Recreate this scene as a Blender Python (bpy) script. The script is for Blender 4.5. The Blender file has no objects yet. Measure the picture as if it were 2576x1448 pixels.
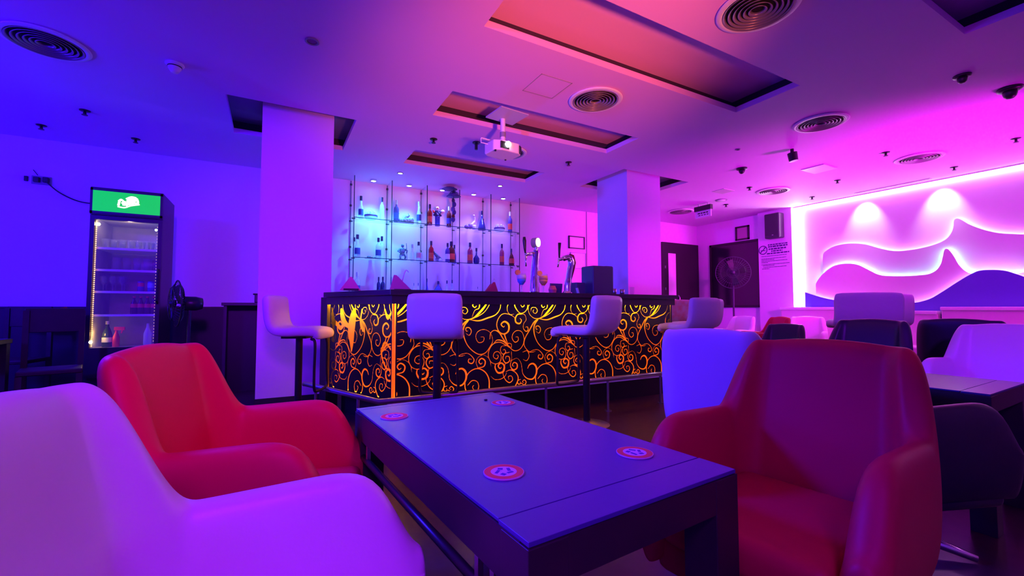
import bpy, bmesh, math, random
import numpy as np
from mathutils import Vector, Matrix, Euler
random.seed(7)
PI = math.pi
C = bpy.context.scene.collection
SC = bpy.context.scene

# ------------------------------------------------------------------ camera
CAM = Vector((0, 0, 1.0)); YAW = math.radians(28.8); PITCH = math.radians(2.65); FPX = 1100.0
cd = bpy.data.cameras.new('camera'); cam = bpy.data.objects.new('camera', cd); C.objects.link(cam)
cam.location = CAM; cam.rotation_euler = (PI/2 + PITCH, 0, -YAW)
cd.sensor_width = 36; cd.lens = 36*FPX/2576; cd.clip_start = .02
SC.camera = cam
_F0 = Vector((math.sin(YAW), math.cos(YAW), 0)); _R = Vector((math.cos(YAW), -math.sin(YAW), 0))
_F = _F0*math.cos(PITCH) + Vector((0, 0, 1))*math.sin(PITCH); _U = _R.cross(_F)
def at(px, py, X=None, Y=None, Z=None):
    d = _F + _R*((px-1288)/FPX) - _U*((py-724)/FPX)
    if X is not None: t = X/d.x
    elif Y is not None: t = Y/d.y
    else: t = (Z-1.0)/d.z
    return CAM + d*t

# ------------------------------------------------------------------ materials
MC = {}
def mat(name, col=(.8, .8, .8), rough=.5, metal=0, alpha=1, em=None, es=0, spec=.5, coat=0, trans=0, bump=None, noise=None):
    if name in MC: return MC[name]
    m = bpy.data.materials.new(name); m.use_nodes = True; nt = m.node_tree; p = nt.nodes['Principled BSDF']
    p.inputs['Base Color'].default_value = (*col, 1); p.inputs['Roughness'].default_value = rough
    p.inputs['Metallic'].default_value = metal; p.inputs['Alpha'].default_value = alpha
    p.inputs['Specular IOR Level'].default_value = spec; p.inputs['Coat Weight'].default_value = coat
    p.inputs['Transmission Weight'].default_value = trans
    if em: p.inputs['Emission Color'].default_value = (*em, 1); p.inputs['Emission Strength'].default_value = es
    if bump or noise:
        tc = nt.nodes.new('ShaderNodeTexCoord'); n = nt.nodes.new('ShaderNodeTexNoise')
        sc_, st = bump if bump else (noise[0], 0)
        n.inputs['Scale'].default_value = sc_; n.inputs['Detail'].default_value = 5
        nt.links.new(tc.outputs['Object'], n.inputs['Vector'])
        if bump:
            b = nt.nodes.new('ShaderNodeBump'); b.inputs['Strength'].default_value = st; b.inputs['Distance'].default_value = .01
            nt.links.new(n.outputs['Fac'], b.inputs['Height']); nt.links.new(b.outputs['Normal'], p.inputs['Normal'])
        if noise:
            r = nt.nodes.new('ShaderNodeValToRGB'); c2 = noise[1]
            r.color_ramp.elements[0].position = .35; r.color_ramp.elements[1].position = .65
            r.color_ramp.elements[0].color = (*col, 1); r.color_ramp.elements[1].color = (*c2, 1)
            nt.links.new(n.outputs['Fac'], r.inputs['Fac']); nt.links.new(r.outputs['Color'], p.inputs['Base Color'])
    MC[name] = m; return m
def emit(name, col, s): return mat(name, (0, 0, 0), em=col, es=s)

PLASTER = mat('plaster in lilac light', (.82, .58, .86), .75, spec=.2, bump=(30, .04))  # white wall; lilac tint put in to deepen the coloured light
CEIL = mat('ceiling in lilac light', (.80, .46, .84), .7, spec=.25, bump=(9, .05))  # tinted like the walls, so the bounced light stays saturated
VOID = mat('cove shade dark', (.05, .03, .07), .8, spec=.1)  # unlit cove walls: their shade is put into this dark colour
FLOORM = mat('dark floor laminate', (.06, .022, .032), .28, noise=(3, (.08, .03, .04)), bump=(14, .08))
DARK = mat('dark wood', (.022, .017, .02), .45, noise=(12, (.03, .022, .022)))
DARKP = mat('dark plinth', (.012, .010, .012), .5)
WAINS = mat('black wainscot', (.015, .013, .02), .5, bump=(6, .1))
BLACK = mat('black plastic', (.015, .015, .018), .4)
BLKMET = mat('black metal', (.02, .02, .025), .35, metal=.3)
CHROME = mat('chrome', (.85, .85, .88), .12, metal=1)
STEEL = mat('brushed steel', (.6, .6, .63), .3, metal=1)
WHITEP = mat('white plastic', (.8, .8, .8), .4)
GREYP = mat('grey plastic', (.25, .25, .28), .45)
LW = mat('white leather', (.80, .78, .80), .42, bump=(60, .05))
LR = mat('red leather', (.55, .003, .05), .5, bump=(60, .05), spec=.3)
LN = mat('navy leather', (.02, .02, .05), .42, bump=(60, .05))
GLASS = mat('shelf glass', (.75, .95, 1), .06, alpha=.10, spec=.6)
GEDGE = mat('glass edge', (.02, .06, .10), .25, alpha=.9)
CLEAR = mat('clear bottle glass', (.75, .88, .95), .08, alpha=.38, spec=.8)
TUMB = mat('drinking glass', (.55, .6, .7), .08, alpha=.13, spec=.9)

# ------------------------------------------------------------------ mesh helper
class B:
    def __init__(s): s.v = []; s.f = []
    def add(s, vs, fs):
        o = len(s.v); s.v += [tuple(v) for v in vs]; s.f += [tuple(i+o for i in f) for f in fs]; return s
    def box(s, c, d, rz=0, rx=0, ry=0):
        R = Euler((rx, ry, rz)).to_matrix(); c = Vector(c)
        vs = [c + R @ Vector((x*d[0]/2, y*d[1]/2, z*d[2]/2)) for x in (-1, 1) for y in (-1, 1) for z in (-1, 1)]
        return s.add(vs, [(0, 1, 3, 2), (4, 6, 7, 5), (0, 4, 5, 1), (2, 3, 7, 6), (0, 2, 6, 4), (1, 5, 7, 3)])
    def bb(s, a, b): return s.box([(a[i]+b[i])/2 for i in range(3)], [abs(b[i]-a[i]) for i in range(3)])
    def tube(s, pts, r, n=10, cap=True):
        pts = [Vector(p) for p in pts]; rr = r if isinstance(r, (list, tuple)) else [r]*len(pts); vs = []; up = None
        for i, p in enumerate(pts):
            t = (pts[min(i+1, len(pts)-1)] - pts[max(i-1, 0)]).normalized()
            if up is None: up = Vector((0, 0, 1)) if abs(t.z) < .9 else Vector((1, 0, 0))
            a = t.cross(up).normalized(); b = a.cross(t).normalized(); up = b
            for k in range(n): vs.append(p + (a*math.cos(2*PI*k/n) + b*math.sin(2*PI*k/n))*rr[i])
        fs = [(i*n+k, i*n+(k+1) % n, (i+1)*n+(k+1) % n, (i+1)*n+k) for i in range(len(pts)-1) for k in range(n)]
        if cap: fs += [tuple(range(n))[::-1], tuple((len(pts)-1)*n+k for k in range(n))]
        return s.add(vs, fs)
    def cyl(s, p, r, h, n=24, r2=None): p = Vector(p); return s.tube([p, p+Vector((0, 0, h))], [r, r if r2 is None else r2], n)
    def lathe(s, prof, c=(0, 0, 0), n=20, M=None, closed=False, cap=True):
        c = Vector(c); vs = []
        for r, z in prof:
            for k in range(n):
                v = Vector((r*math.cos(2*PI*k/n), r*math.sin(2*PI*k/n), z))
                vs.append(c + (M @ v if M else v))
        m = len(prof); fs = [(i*n+k, i*n+(k+1) % n, ((i+1) % m)*n+(k+1) % n, ((i+1) % m)*n+k) for i in range(m if closed else m-1) for k in range(n)]
        if len(prof) == 2 and abs(prof[0][1]-prof[1][1]) < 1e-6: cap = False
        if not closed and cap:
            if prof[0][0] > 1e-4: fs.append(tuple(range(n))[::-1])
            if prof[-1][0] > 1e-4: fs.append(tuple((m-1)*n+k for k in range(n)))
        return s.add(vs, fs)
    def prism(s, pts, d):   # pts: 3-D outline, d: extrusion vector
        d = Vector(d); n = len(pts); vs = [Vector(p) for p in pts] + [Vector(p)+d for p in pts]
        return s.add(vs, [tuple(range(n))[::-1], tuple(range(n, 2*n))] + [(i, (i+1) % n, n+(i+1) % n, n+i) for i in range(n)])
    def ball(s, c, r, n=14, sc=(1, 1, 1)):
        prof = [(r*math.sin(PI*i/(n//2)), -r*math.cos(PI*i/(n//2))) for i in range(n//2+1)]
        return s.lathe([(max(a, 1e-5), b) for a, b in prof], c, n, Matrix.Diagonal(sc))
def link(o, parent=None):
    C.objects.link(o)
    if parent: o.parent = parent
    return o
def obj(name, b, m, parent=None, smooth=False, bevel=0, sub=0):
    me = bpy.data.meshes.new(name); me.from_pydata(b.v, [], b.f)
    bm = bmesh.new(); bm.from_mesh(me); bmesh.ops.recalc_face_normals(bm, faces=bm.faces); bm.to_mesh(me); bm.free()
    if smooth:
        me.polygons.foreach_set('use_smooth', [True]*len(me.polygons))
        if smooth == 'auto': me.set_sharp_from_angle(angle=.7)
    me.materials.append(m); o = bpy.data.objects.new(name, me); link(o, parent)
    if bevel:
        md = o.modifiers.new('bevel', 'BEVEL'); md.width = bevel; md.segments = 3; md.limit_method = 'ANGLE'
    if sub:
        md = o.modifiers.new('sub', 'SUBSURF'); md.levels = sub; md.render_levels = sub
    return o
def tag(o, label, cat, group=None, kind=None):
    o['label'] = label; o['category'] = cat
    if group: o['group'] = group
    if kind: o['kind'] = kind
    return o
def thing(name, label, cat, loc=(0, 0, 0), rz=0, group=None):
    o = bpy.data.objects.new(name, None); o.empty_display_size = .1; link(o); o.location = loc; o.rotation_euler = (0, 0, rz)
    return tag(o, label, cat, group)
def struct(name, b, m, parent=None, **k):
    o = obj(name, b, m, parent, **k)
    if parent is None: o['kind'] = 'structure'
    return o
def dup(root, label, loc=None, rz=None, group=None, scale=None, mats=None):
    r = root.copy(); C.objects.link(r); r['label'] = label
    if loc is not None: r.location = loc
    if rz is not None: r.rotation_euler = (0, 0, rz)
    if scale is not None: r.scale = scale
    if group: r['group'] = group
    def cp(src, dst):
        for ch in list(src.children):
            c = ch.copy(); C.objects.link(c); c.parent = dst
            if mats and c.type == 'MESH' and c.data.materials[0].name in mats:
                c.data = c.data.copy(); c.data.materials[0] = mats[ch.data.materials[0].name]
            cp(ch, c)
    cp(root, r)
    return r
def catmull(p, n=8, closed=False):
    p = [np.array(q, float) for q in p]; out = []; L = len(p)
    for i in range(L if closed else L-1):
        a = p[(i-1) % L] if closed or i > 0 else 2*p[0]-p[1]; b = p[i]; c = p[(i+1) % L]
        d = p[(i+2) % L] if closed or i < L-2 else 2*p[-1]-p[-2]
        for k in range(n):
            t = k/n; out.append(.5*((2*b)+(-a+c)*t+(2*a-5*b+4*c-d)*t*t+(-a+3*b-3*c+d)*t**3))
    if not closed: out.append(p[-1])
    return [tuple(float(x) for x in q) for q in out]
def smooth01(t): t = max(0, min(1, t)); return t*t*(3-2*t)

# ================================================================== ROOM
X0, X1, Y0, Y1, H = -5.0, 9.1, -3.0, 7.15, 3.0
struct('floor', B().bb((X0-.2, Y0-.2, -.1), (X1+.2, Y1+.2, 0)), FLOORM)
struct('wall_back', B().bb((X0, Y1, 0), (X1+.2, Y1+.2, 3.3)), PLASTER)
struct('wall_left', B().bb((X0-.2, Y0, 0), (X0, Y1+.2, 3.3)), PLASTER)
struct('wall_right', B().bb((X1, Y0, 0), (X1+.2, Y1, 3.3)), PLASTER)
struct('wall_front', B().bb((X0-.2, Y0-.2, 0), (X1+.2, Y0, 3.3)), PLASTER)
# ceiling with its recessed coffers: the slab has rectangular openings, above each a dark void and a higher panel
COF = [(1.28, 4.12, 2.12, 2.74), (1.42, 3.75, 3.72, 4.29), (1.55, 3.5, 5.36, 5.93), (1.4, 4.40, .5, 1.13),
       (-.42, .75, 4.80, 5.82), (4.40, 5.76, 4.66, 5.70)]
xs = sorted({X0-.2, X1+.2} | {c[0] for c in COF} | {c[1] for c in COF}); ys = sorted({Y0-.2, Y1+.2} | {c[2] for c in COF} | {c[3] for c in COF})
cb = B(); LIP = .055
for i in range(len(xs)-1):
    for j in range(len(ys)-1):
        mx, my = (xs[i]+xs[i+1])/2, (ys[j]+ys[j+1])/2
        if not any(c[0] < mx < c[1] and c[2] < my < c[3] for c in COF):
            cb.add([(xs[i], ys[j], H), (xs[i+1], ys[j], H), (xs[i+1], ys[j+1], H), (xs[i], ys[j+1], H)], [(3, 2, 1, 0)])
            cb.add([(xs[i], ys[j], H+LIP), (xs[i+1], ys[j], H+LIP), (xs[i+1], ys[j+1], H+LIP), (xs[i], ys[j+1], H+LIP)], [(0, 1, 2, 3)])
for c in COF:
    a, b_, d, e = c
    for p, q in (((a, d), (b_, d)), ((b_, d), (b_, e)), ((b_, e), (a, e)), ((a, e), (a, d))):
        cb.add([(*p, H), (*q, H), (*q, H+LIP), (*p, H+LIP)], [(0, 1, 2, 3)])
me = bpy.data.meshes.new('ceiling'); me.from_pydata(cb.v, [], cb.f); me.materials.append(CEIL)
ceil_o = link(bpy.data.objects.new('ceiling', me)); ceil_o['kind'] = 'structure'
for k, c in enumerate(COF):
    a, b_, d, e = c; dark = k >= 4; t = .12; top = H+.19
    f = B()
    f.bb((a-t-.02, d-t, H+LIP), (a-t, e+t, top)); f.bb((b_+t, d-t, H+LIP), (b_+t+.02, e+t, top))
    f.bb((a-t, d-t-.02, H+LIP), (b_+t, d-t, top)); f.bb((a-t, e+t, H+LIP), (b_+t, e+t+.02, top))
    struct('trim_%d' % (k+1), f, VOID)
    o = obj('coffer_panel', B().bb((a-t, d-t, top-.01), (b_+t, e+t, top+.01)), CEIL if not dark else mat('recess dark grey', (.25, .22, .3), .7)); o['kind'] = 'structure'  # column recess panels are darker than the ceiling
struct('roof_slab' if False else 'trim_9', B().bb((X0-.2, Y0-.2, 3.25), (X1+.2, Y1+.2, 3.3)), VOID)
# columns (structure) with black skirting
def column(n, a, b_, d, e):
    struct('wall_column_%s' % n, B().bb((a, d, 0), (b_, e, 3.24)), PLASTER)
    struct('baseboard_%s' % n, B().bb((a-.008, d-.008, 0), (b_+.008, e+.008, .12)), BLACK)
column('left', -.12, .546, 4.95, 5.62)
column('right', 4.54, 5.22, 4.75, 5.42)
struct('wall_pilaster', B().bb((8.98, 4.86, 0), (X1+.05, 5.54, H+.01)), PLASTER)
# black wainscot on the left part of the back wall
struct('trim_7', B().bb((X0, Y1-.03, 0), (.1, Y1, 1.0)), WAINS)
struct('trim_8', B().bb((X0, Y1-.045, 1.0), (.1, Y1, 1.02)), DARK)
struct('baseboard_right', B().bb((X1-.02, Y0, 0), (X1, Y1, .1)), DARK)
struct('wall_right_panel', B().bb((X1-.012, -2.9, 1.0), (X1+.02, 4.86, 2.99)), mat('wave wall white', (.85, .82, .85), .6))
# thin seam on the back wall right of the shelves
struct('trim_10', B().bb((5.685, Y1-.012, 1.0), (5.70, Y1, 3.0)), mat('seam grey', (.3, .3, .3), .6))

# door in the back wall
dr = B().bb((7.85, Y1-.05, 0), (9.08, Y1, 2.53))
d1 = struct('door_1', B().bb((7.85, Y1-.05, 0), (8.04, Y1, 2.53)).bb((8.31, Y1-.05, 0), (9.08, Y1, 2.53)).bb((8.04, Y1-.05, 2.28), (8.31, Y1, 2.53)).bb((8.04, Y1-.05, 0), (8.31, Y1, .35)), DARKP)
struct('glass_strip', B().bb((8.04, Y1-.03, .35), (8.31, Y1-.01, 2.28)), mat('frosted pane', (.8, .75, .8), .35), d1)
struct('door_handle', B().tube([(8.36, Y1-.05, .9), (8.36, Y1-.09, .95), (8.36, Y1-.09, 1.25), (8.36, Y1-.05, 1.3)], .012), STEEL, d1)
for z in (1.45, 1.95): struct('hinge', B().box((7.93, Y1-.055, z), (.03, .012, .06)), STEEL, d1)
w1 = struct('window_1', B().bb((X1-.05, 5.55, 1.02), (X1, 5.60, 2.48)).bb((X1-.05, 6.72, 1.02), (X1, 6.77, 2.48)).bb((X1-.05, 5.55, 2.43), (X1, 6.77, 2.48)).bb((X1-.05, 5.55, 1.02), (X1, 6.77, 1.07)), DARKP)
struct('pane', B().bb((X1-.03, 5.6, 1.07), (X1-.012, 6.72, 2.43)), mat('dark tinted pane', (.012, .008, .02), .12), w1)

# ================================================================== CEILING FITTINGS
def vent(x, y, label, r=.25, z=H):
    t = thing('ceiling_vent', label, 'air vent', (x, y, z), 0, 'round ceiling air vents')
    b = B().lathe([(r*.86, 0), (r, -.004), (r*1.02, -.010), (r*.99, -.016), (r*.88, -.022), (r*.84, -.012)], n=48, closed=True)
    obj('flange', b, WHITEP, t, True)
    obj('duct_backing', B().lathe([(1e-4, -.0015), (r*.87, -.0015)], n=48), mat('duct black', (.01, .01, .01), .8), t)
    for i in range(6):
        q = r*(.14+.125*i)
        obj('louvre_ring', B().lathe([(q, -.006), (q+.004, -.006), (q+.022, -.022), (q+.018, -.024)], n=48, closed=True), mat('louvre metal', (.32, .28, .30), .35, metal=.4), t, True)
    return t
v0 = vent(-1.53, 4.49, 'large round air vent above the left side, leftmost of all the ceiling vents')
for x, y, l in [(2.80, 1.69, 'round air vent cut by the top edge of the photo, nearest the camera'),
                (2.68, 3.215, 'round air vent glowing pinkish orange beside the square access hatch'),
                (2.61, 4.88, 'round air vent half hidden behind the hanging projector'),
                (5.135, 2.45, 'dark round air vent between the biggest recess and the right wall'),
                (7.50, 2.41, 'dark round air vent closest to the glowing wave wall'),
                (7.44, 4.31, 'small far round air vent in front of the sign pillar'),
                (7.36, 6.16, 'farthest round air vent beside the hanging exit sign')]:
    dup(v0, l, (x, y, H))
def spr(x, y, label):
    t = thing('smoke_detector', label, 'smoke detector', (x, y, H))
    obj('base', B().lathe([(1e-4, 0), (.062, 0), (.066, -.012), (.05, -.02), (1e-4, -.02)][::-1], n=28), WHITEP, t, True)
    obj('sensor', B().lathe([(1e-4, -.075), (.026, -.075), (.034, -.062), (.046, -.04), (.05, -.02)], n=28), WHITEP, t, True)
    obj('slot_ring', B().lathe([(.047, -.034), (.050, -.034), (.050, -.026), (.047, -.026)], n=28, closed=True), BLACK, t)
spr(-.737, 4.39, 'white smoke detector on the ceiling at upper left')
def downlight(x, y, label, em=None, r=.045, group='small recessed spots in the ceiling'):
    t = thing('recessed_spotlight', label, 'spotlight', (x, y, H), 0, group)
    obj('rim', B().lathe([(r*.7, -.001), (r, -.001), (r*1.02, -.008), (r*.75, -.010)], n=24, closed=True), GREYP, t, True)
    obj('lens', B().lathe([(1e-4, -.004), (r*.72, -.004)], n=24), em or mat('unlit lens', (.04, .04, .05), .2), t)
    return t
downlight(.223, 3.516, 'small round ceiling spot between the smoke detector and the biggest recess', r=.05)
WL = emit('blue white lamp lens', (.55, .85, 1), 30)
downlight(1.63, 6.40, 'lit bluish white ceiling spot in front of the left end of the bottle shelves', WL)
downlight(3.234, 6.287, 'lit bluish white ceiling spot in front of the right end of the bottle shelves', WL)
downlight(5.103, 3.38, 'tiny unlit ceiling spot left of the black cylinder camera', r=.03)
def sprinkler(x, y, label, s=1):
    t = thing('ceiling_sprinkler', label, 'sprinkler', (x, y, H), 0, 'sprinkler heads in the ceiling'); t.scale = (s, s, s)
    obj('cover_cup', B().lathe([(.045, 0), (.042, -.008), (.022, -.012), (1e-4, -.012)][::-1], n=20), BLKMET, t, True)
    obj('nozzle', B().lathe([(1e-4, -.045), (.012, -.044), (.014, -.03), (.01, -.012)], n=16), BLKMET, t, True)
    obj('deflector', B().lathe([(1e-4, -.048), (.025, -.048), (.025, -.044), (1e-4, -.044)], n=16), BLKMET, t)
for x, y, l in [(-1.70, 5.89, 'small sprinkler above the drinks fridge'), (1.64, 4.91, 'small sprinkler left of the projector'),
                (3.53, 4.81, 'small sprinkler right of the projector, toward the right column'), (6.874, 2.535, 'small sprinkler left of the vent nearest the wave wall'),
                (7.65, 1.58, 'small sprinkler at the right edge of the photo, below the dome cameras'), (8.445, 2.34, 'small sprinkler just above the bright wall cove'),
                (7.72, 3.47, 'small sprinkler left of the long thin air slot'), (8.48, 4.22, 'small sprinkler near the sign pillar'),
                (6.90, 4.38, 'small sprinkler left of the far small vent'), (7.64, 5.33, 'small faint sprinkler right of the exit sign'),
                (-2.25, 6.6, 'tiny sprinkler by the left wall, above the wall socket'), (-1.45, 6.6, 'tiny sprinkler by the left wall, above the fridge')]:
    sprinkler(x, y, l)
def domecam(x, y, label, s=1):
    t = thing('ceiling_fitting', label, 'dome camera', (x, y, H), 0, 'dark dome fittings on the ceiling'); t.scale = (s, s, s)
    obj('mounting_plate', B().lathe([(.075, 0), (.072, -.018), (.05, -.026), (1e-4, -.026)][::-1], n=28), BLKMET, t, True)
    obj('dome', B().lathe([(1e-4, -.085), (.02, -.082), (.036, -.066), (.042, -.045), (.042, -.024)], n=24), BLACK, t, True)
domecam(5.167, 1.355, 'small dark dome fitting left of the larger one, high on the right side', .8)
domecam(5.849, 1.229, 'larger dark dome fitting at the right edge of the photo', 1.15)
domecam(5.855, 3.825, 'dark angled dome fitting right of the right column', .95)
t = thing('cylinder_camera', 'black cylinder spotlight hanging from the ceiling right of centre', 'spotlight', (5.70, 3.05, H))
obj('stem', B().cyl((0, 0, -.05), .02, .05), BLKMET, t); obj('body', B().tube([(0, 0, -.05), (.01, -.01, -.15)], [.055, .05], 24), BLKMET, t, 'auto'); obj('lens', B().tube([(.01, -.01, -.15), (.0105, -.0105, -.154)], .046, 24), mat('frosted lens', (.5, .4, .6), .3), t)
t = thing('pendant_sensor', 'small black T shaped fitting hanging left of the projector', 'sensor', (2.124, 4.76, H))
obj('plate', B().cyl((0, 0, -.012), .045, .012), BLACK, t); obj('stem', B().cyl((0, 0, -.09), .018, .08), BLACK, t)
# access hatch, flat panels, long air slot
t = thing('access_hatch', 'thin square access hatch outline in the ceiling beside the orange lit vent', 'access hatch', (2.14, 3.235, H), 0)
a = .16
for p, q in (((-a, -a), (a, -a)), ((a, -a), (a, a)), ((a, a), (-a, a)), ((-a, a), (-a, -a))):
    obj('hatch_edge', B().bb((min(p[0], q[0])-.003, min(p[1], q[1])-.003, -.003), (max(p[0], q[0])+.003, max(p[1], q[1])+.003, .001)), mat('seam pink', (.35, .3, .33), .6), t)
obj('hatch_panel', B().bb((-a+.004, -a+.004, -.002), (a-.004, a-.004, .001)), CEIL, t)
tag(obj('ceiling_panel', B().bb((6.66, 3.15, H-.012), (7.02, 3.45, H)), WHITEP), 'pale square panel on the ceiling between the dome fitting and the thin air slot', 'ceiling panel')
tag(obj('ceiling_panel', B().bb((6.58, 4.62, H-.008), (6.86, 4.85, H)), mat('panel tint', (.6, .55, .6), .6)), 'faint small square panel on the ceiling above the exit sign', 'ceiling panel')
t = thing('small_vent', 'small oval plate on the ceiling right of the exit sign', 'air vent', (7.25, 5.15, H)); obj('plate', B().lathe([(1e-4, -.01), (.1, -.01), (.11, 0)], n=24), GREYP, t, True); obj('inner_disc', B().lathe([(1e-4, -.014), (.07, -.014), (.075, -.01)], n=24), WHITEP, t, True)
t = thing('air_slot', 'long thin linear air slot beside the bright wave wall cove', 'air slot', (8.86, 3.22, H))
obj('slot_frame', B().bb((-.03, -.5, -.008), (.03, .5, 0)), mat('slot frame', (.5, .4, .5), .5), t); obj('slot_gap', B().bb((-.012, -.48, -.010), (.012, .48, -.007)), BLACK, t)
# exit sign box
p = at(1768, 519, Y=5.5)
t = thing('exit_sign', 'black topped hanging exit sign box with small writing beneath, near the far wall', 'sign', (7.2, 5.5, H))
obj('housing', B().box((0, 0, -.09), (.07, .36, .09)), BLACK, t); obj('bracket', B().box((0, .1, -.02), (.02, .02, .05)).box((0, -.1, -.02), (.02, .02, .05)), STEEL, t)
obj('sign_panel', B().box((0, 0, -.20), (.02, .34, .13)), mat('sign plate', (.75, .6, .8), .4), t)
wr = B()
for k, (a, w) in enumerate([(.09, .05), (.03, .04), (-.03, .05), (-.09, .04)]): wr.box((-.012, a, -.18), (.004, w, .02)); wr.box((-.012, a-.01, -.22), (.004, w*.8, .014))
obj('writing', wr, BLACK, t)

# projector on its pole
t = thing('projector', 'white ceiling projector with lit lens hanging from a pole', 'projector', (2.10, 4.02, 0), math.radians(6))
obj('ceiling_plate', B().box((0, -.08, H+.0), (.34, .30, .012)), mat('plate paint', (.55, .5, .6), .5), t)
obj('pole', B().cyl((0, 0, 2.74), .026, .26), WHITEP, t, 'auto')
obj('pole_joint', B().cyl((0, 0, 2.80), .032, .05).cyl((0, 0, 2.73), .02, .07), GREYP, t, 'auto')
obj('bracket_arm', B().box((-.13, .03, 2.745), (.24, .02, .012)).box((.07, 0, 2.735), (.16, .02, .012)).tube([(-.25, .03, 2.745), (-.25, .03, 2.70), (-.1, .03, 2.70)], .006), WHITEP, t)
oc = [(-.17, -.08), (-.09, -.125), (.12, -.125), (.17, -.08), (.17, .09), (.12, .13), (-.12, .13), (-.17, .09)]
obj('housing', B().prism([(x, y, 2.61) for x, y in oc], (0, 0, .11)), WHITEP, t, bevel=.012)
obj('front_bezel', B().box((-.06, -.127, 2.665), (.10, .012, .07)), BLACK, t)
obj('lens', B().tube([(-.03, -.13, 2.675), (-.03, -.155, 2.675)], .03, 20), emit('projector lens glow', (1, .9, 1), 6), t)
obj('air_grille', B().box((.145, -.11, 2.66), (.05, .012, .08), rz=.6), BLACK, t)
obj('foot', B().cyl((-.15, -.09, 2.595), .01, .015).cyl((.1, .1, 2.6), .01, .012), BLACK, t)

# ================================================================== WALL SOCKET, CABLE
t = thing('wall_socket', 'black double wall socket with plugs high on the left wall', 'socket', (-2.41, Y1, 2.505))
obj('faceplate', B().box((0, -.008, 0), (.17, .016, .10)), GREYP, t, bevel=.004)
obj('plug', B().box((-.035, -.035, 0), (.05, .04, .06)), BLACK, t, bevel=.006); obj('plug', B().box((.045, -.035, .005), (.05, .04, .06)), BLACK, t, bevel=.006)
tag(obj('wall_switch', B().box((-2.54, Y1-.012, 2.51), (.03, .024, .06)), BLACK, bevel=.004), 'tiny black switch left of the high wall socket', 'switch')
cb_ = catmull([(-2.36, Y1-.05, 2.49), (-2.25, Y1-.03, 2.38), (-2.1, Y1-.04, 2.30), (-1.9, 6.9, 2.24), (-1.6, 6.57, 2.20)], 8)
tag(obj('power_cable', B().tube(cb_, .008, 6), BLACK, smooth=True), 'black power cable drooping from the socket to the fridge', 'cable')
tag(obj('antenna_wire', B().tube([(-2.44, Y1-.02, 2.56), (-2.48, Y1-.02, 2.62)], .004, 6), BLACK), 'short stub of wire above the high wall socket', 'wire')

# ================================================================== FRIDGE
FX0, FX1, FY0, FY1 = -1.625, -1.045, 5.90, 6.50
t = thing('drinks_fridge', 'tall black glass-door drinks fridge with green lit header', 'fridge', ((FX0+FX1)/2, 6.2, 0)); fx = .29
def L(b): return b
fb = B(); y0, y1 = -.3, .3
fb.bb((-fx, y0+.03, 0), (-fx+.03, y1, 2.23)); fb.bb((fx-.03, y0+.03, 0), (fx, y1, 2.23)); fb.bb((-fx+.03, y1-.03, .0), (fx-.03, y1, 2.23))
fb.bb((-fx+.03, y0+.03, 2.19), (fx-.03, y1-.03, 2.23)); fb.bb((-fx+.03, y0+.03, 0), (fx-.03, y1-.03, .58)); fb.bb((-fx+.03, y0+.03, 1.93), (fx-.03, y1-.03, 1.95))
obj('cabinet', fb, mat('fridge black', (.02, .02, .04), .35), t)
obj('liner', B().bb((-fx+.031, y1-.035, .59), (fx-.031, y1-.031, 1.93)).bb((-fx+.031, y0+.04, .585), (fx-.031, y1-.04, .595)).bb((-fx+.031, y0+.04, .59), (-fx+.036, y1-.04, 1.93)).bb((fx-.036, y0+.04, .59), (fx-.031, y1-.04, 1.93)).bb((-fx+.031, y0+.04, 1.92), (fx-.031, y1-.04, 1.928)), mat('fridge liner', (.42, .40, .38), .6, noise=(5, (.55, .52, .48))), t)
hd = obj('header_sign', B().bb((-fx+.02, y0-.035, 1.985), (fx-.02, y0-.02, 2.195)), emit('green lit sign', (.003, .50, .035), 1.15), t)
obj('header_frame', B().bb((-fx, y0-.02, 1.95), (fx, y0+.03, 2.23)).bb((-fx, y0-.035, 1.96), (-fx+.02, y0-.02, 2.22)).bb((fx-.02, y0-.035, 1.96), (fx, y0-.02, 2.22)).bb((-fx, y0-.035, 2.195), (fx, y0-.02, 2.22)).bb((-fx, y0-.035, 1.96), (fx, y0-.02, 1.985)), BLACK, t)
lg = B(); yy = y0-.038
for pts, w in [([(-.07, 2.055), (-.06, 2.11), (-.045, 2.115)], .010), ([(-.07, 2.10), (-.05, 2.12), (-.03, 2.10), (-.045, 2.08)], .009), ([(-.03, 2.06), (-.02, 2.10), (-.005, 2.065), (.01, 2.11)], .011),
               ([(.01, 2.07), (.03, 2.12), (.045, 2.09), (.03, 2.07)], .012), ([(.05, 2.09), (.07, 2.145), (.085, 2.10), (.06, 2.09)], .011), ([(-.075, 2.045), (-.02, 2.04), (.03, 2.065), (.1, 2.085)], .007), ([(-.01, 2.13), (.03, 2.155), (.07, 2.15)], .010), ([(.0, 2.10), (.03, 2.13), (.06, 2.12)], .016)]:
    lg.tube([(x, yy, z) for x, z in catmull(pts, 5)], w, 8)
obj('script_logo', lg, emit('white lit lettering', (1, 1, .9), 1.3), t)
obj('door_frame', B().bb((-fx, y0-.01, .30), (-fx+.035, y0+.028, 1.945)).bb((fx-.035, y0-.01, .30), (fx, y0+.028, 1.945)).bb((-fx+.035, y0-.01, 1.905), (fx-.035, y0+.028, 1.945)).bb((-fx+.035, y0-.01, .30), (fx-.035, y0+.028, .60)), BLACK, t)
obj('door_glass', B().bb((-fx+.035, y0, .60), (fx-.035, y0+.008, 1.905)), mat('door glass', (.8, .85, .9), .04, alpha=.08, spec=.8), t)
obj('door_handle', B().tube([(fx-.02, y0-.01, 1.05), (fx-.02, y0-.045, 1.08), (fx-.02, y0-.045, 1.38), (fx-.02, y0-.01, 1.41)], .01), BLKMET, t)
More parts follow.
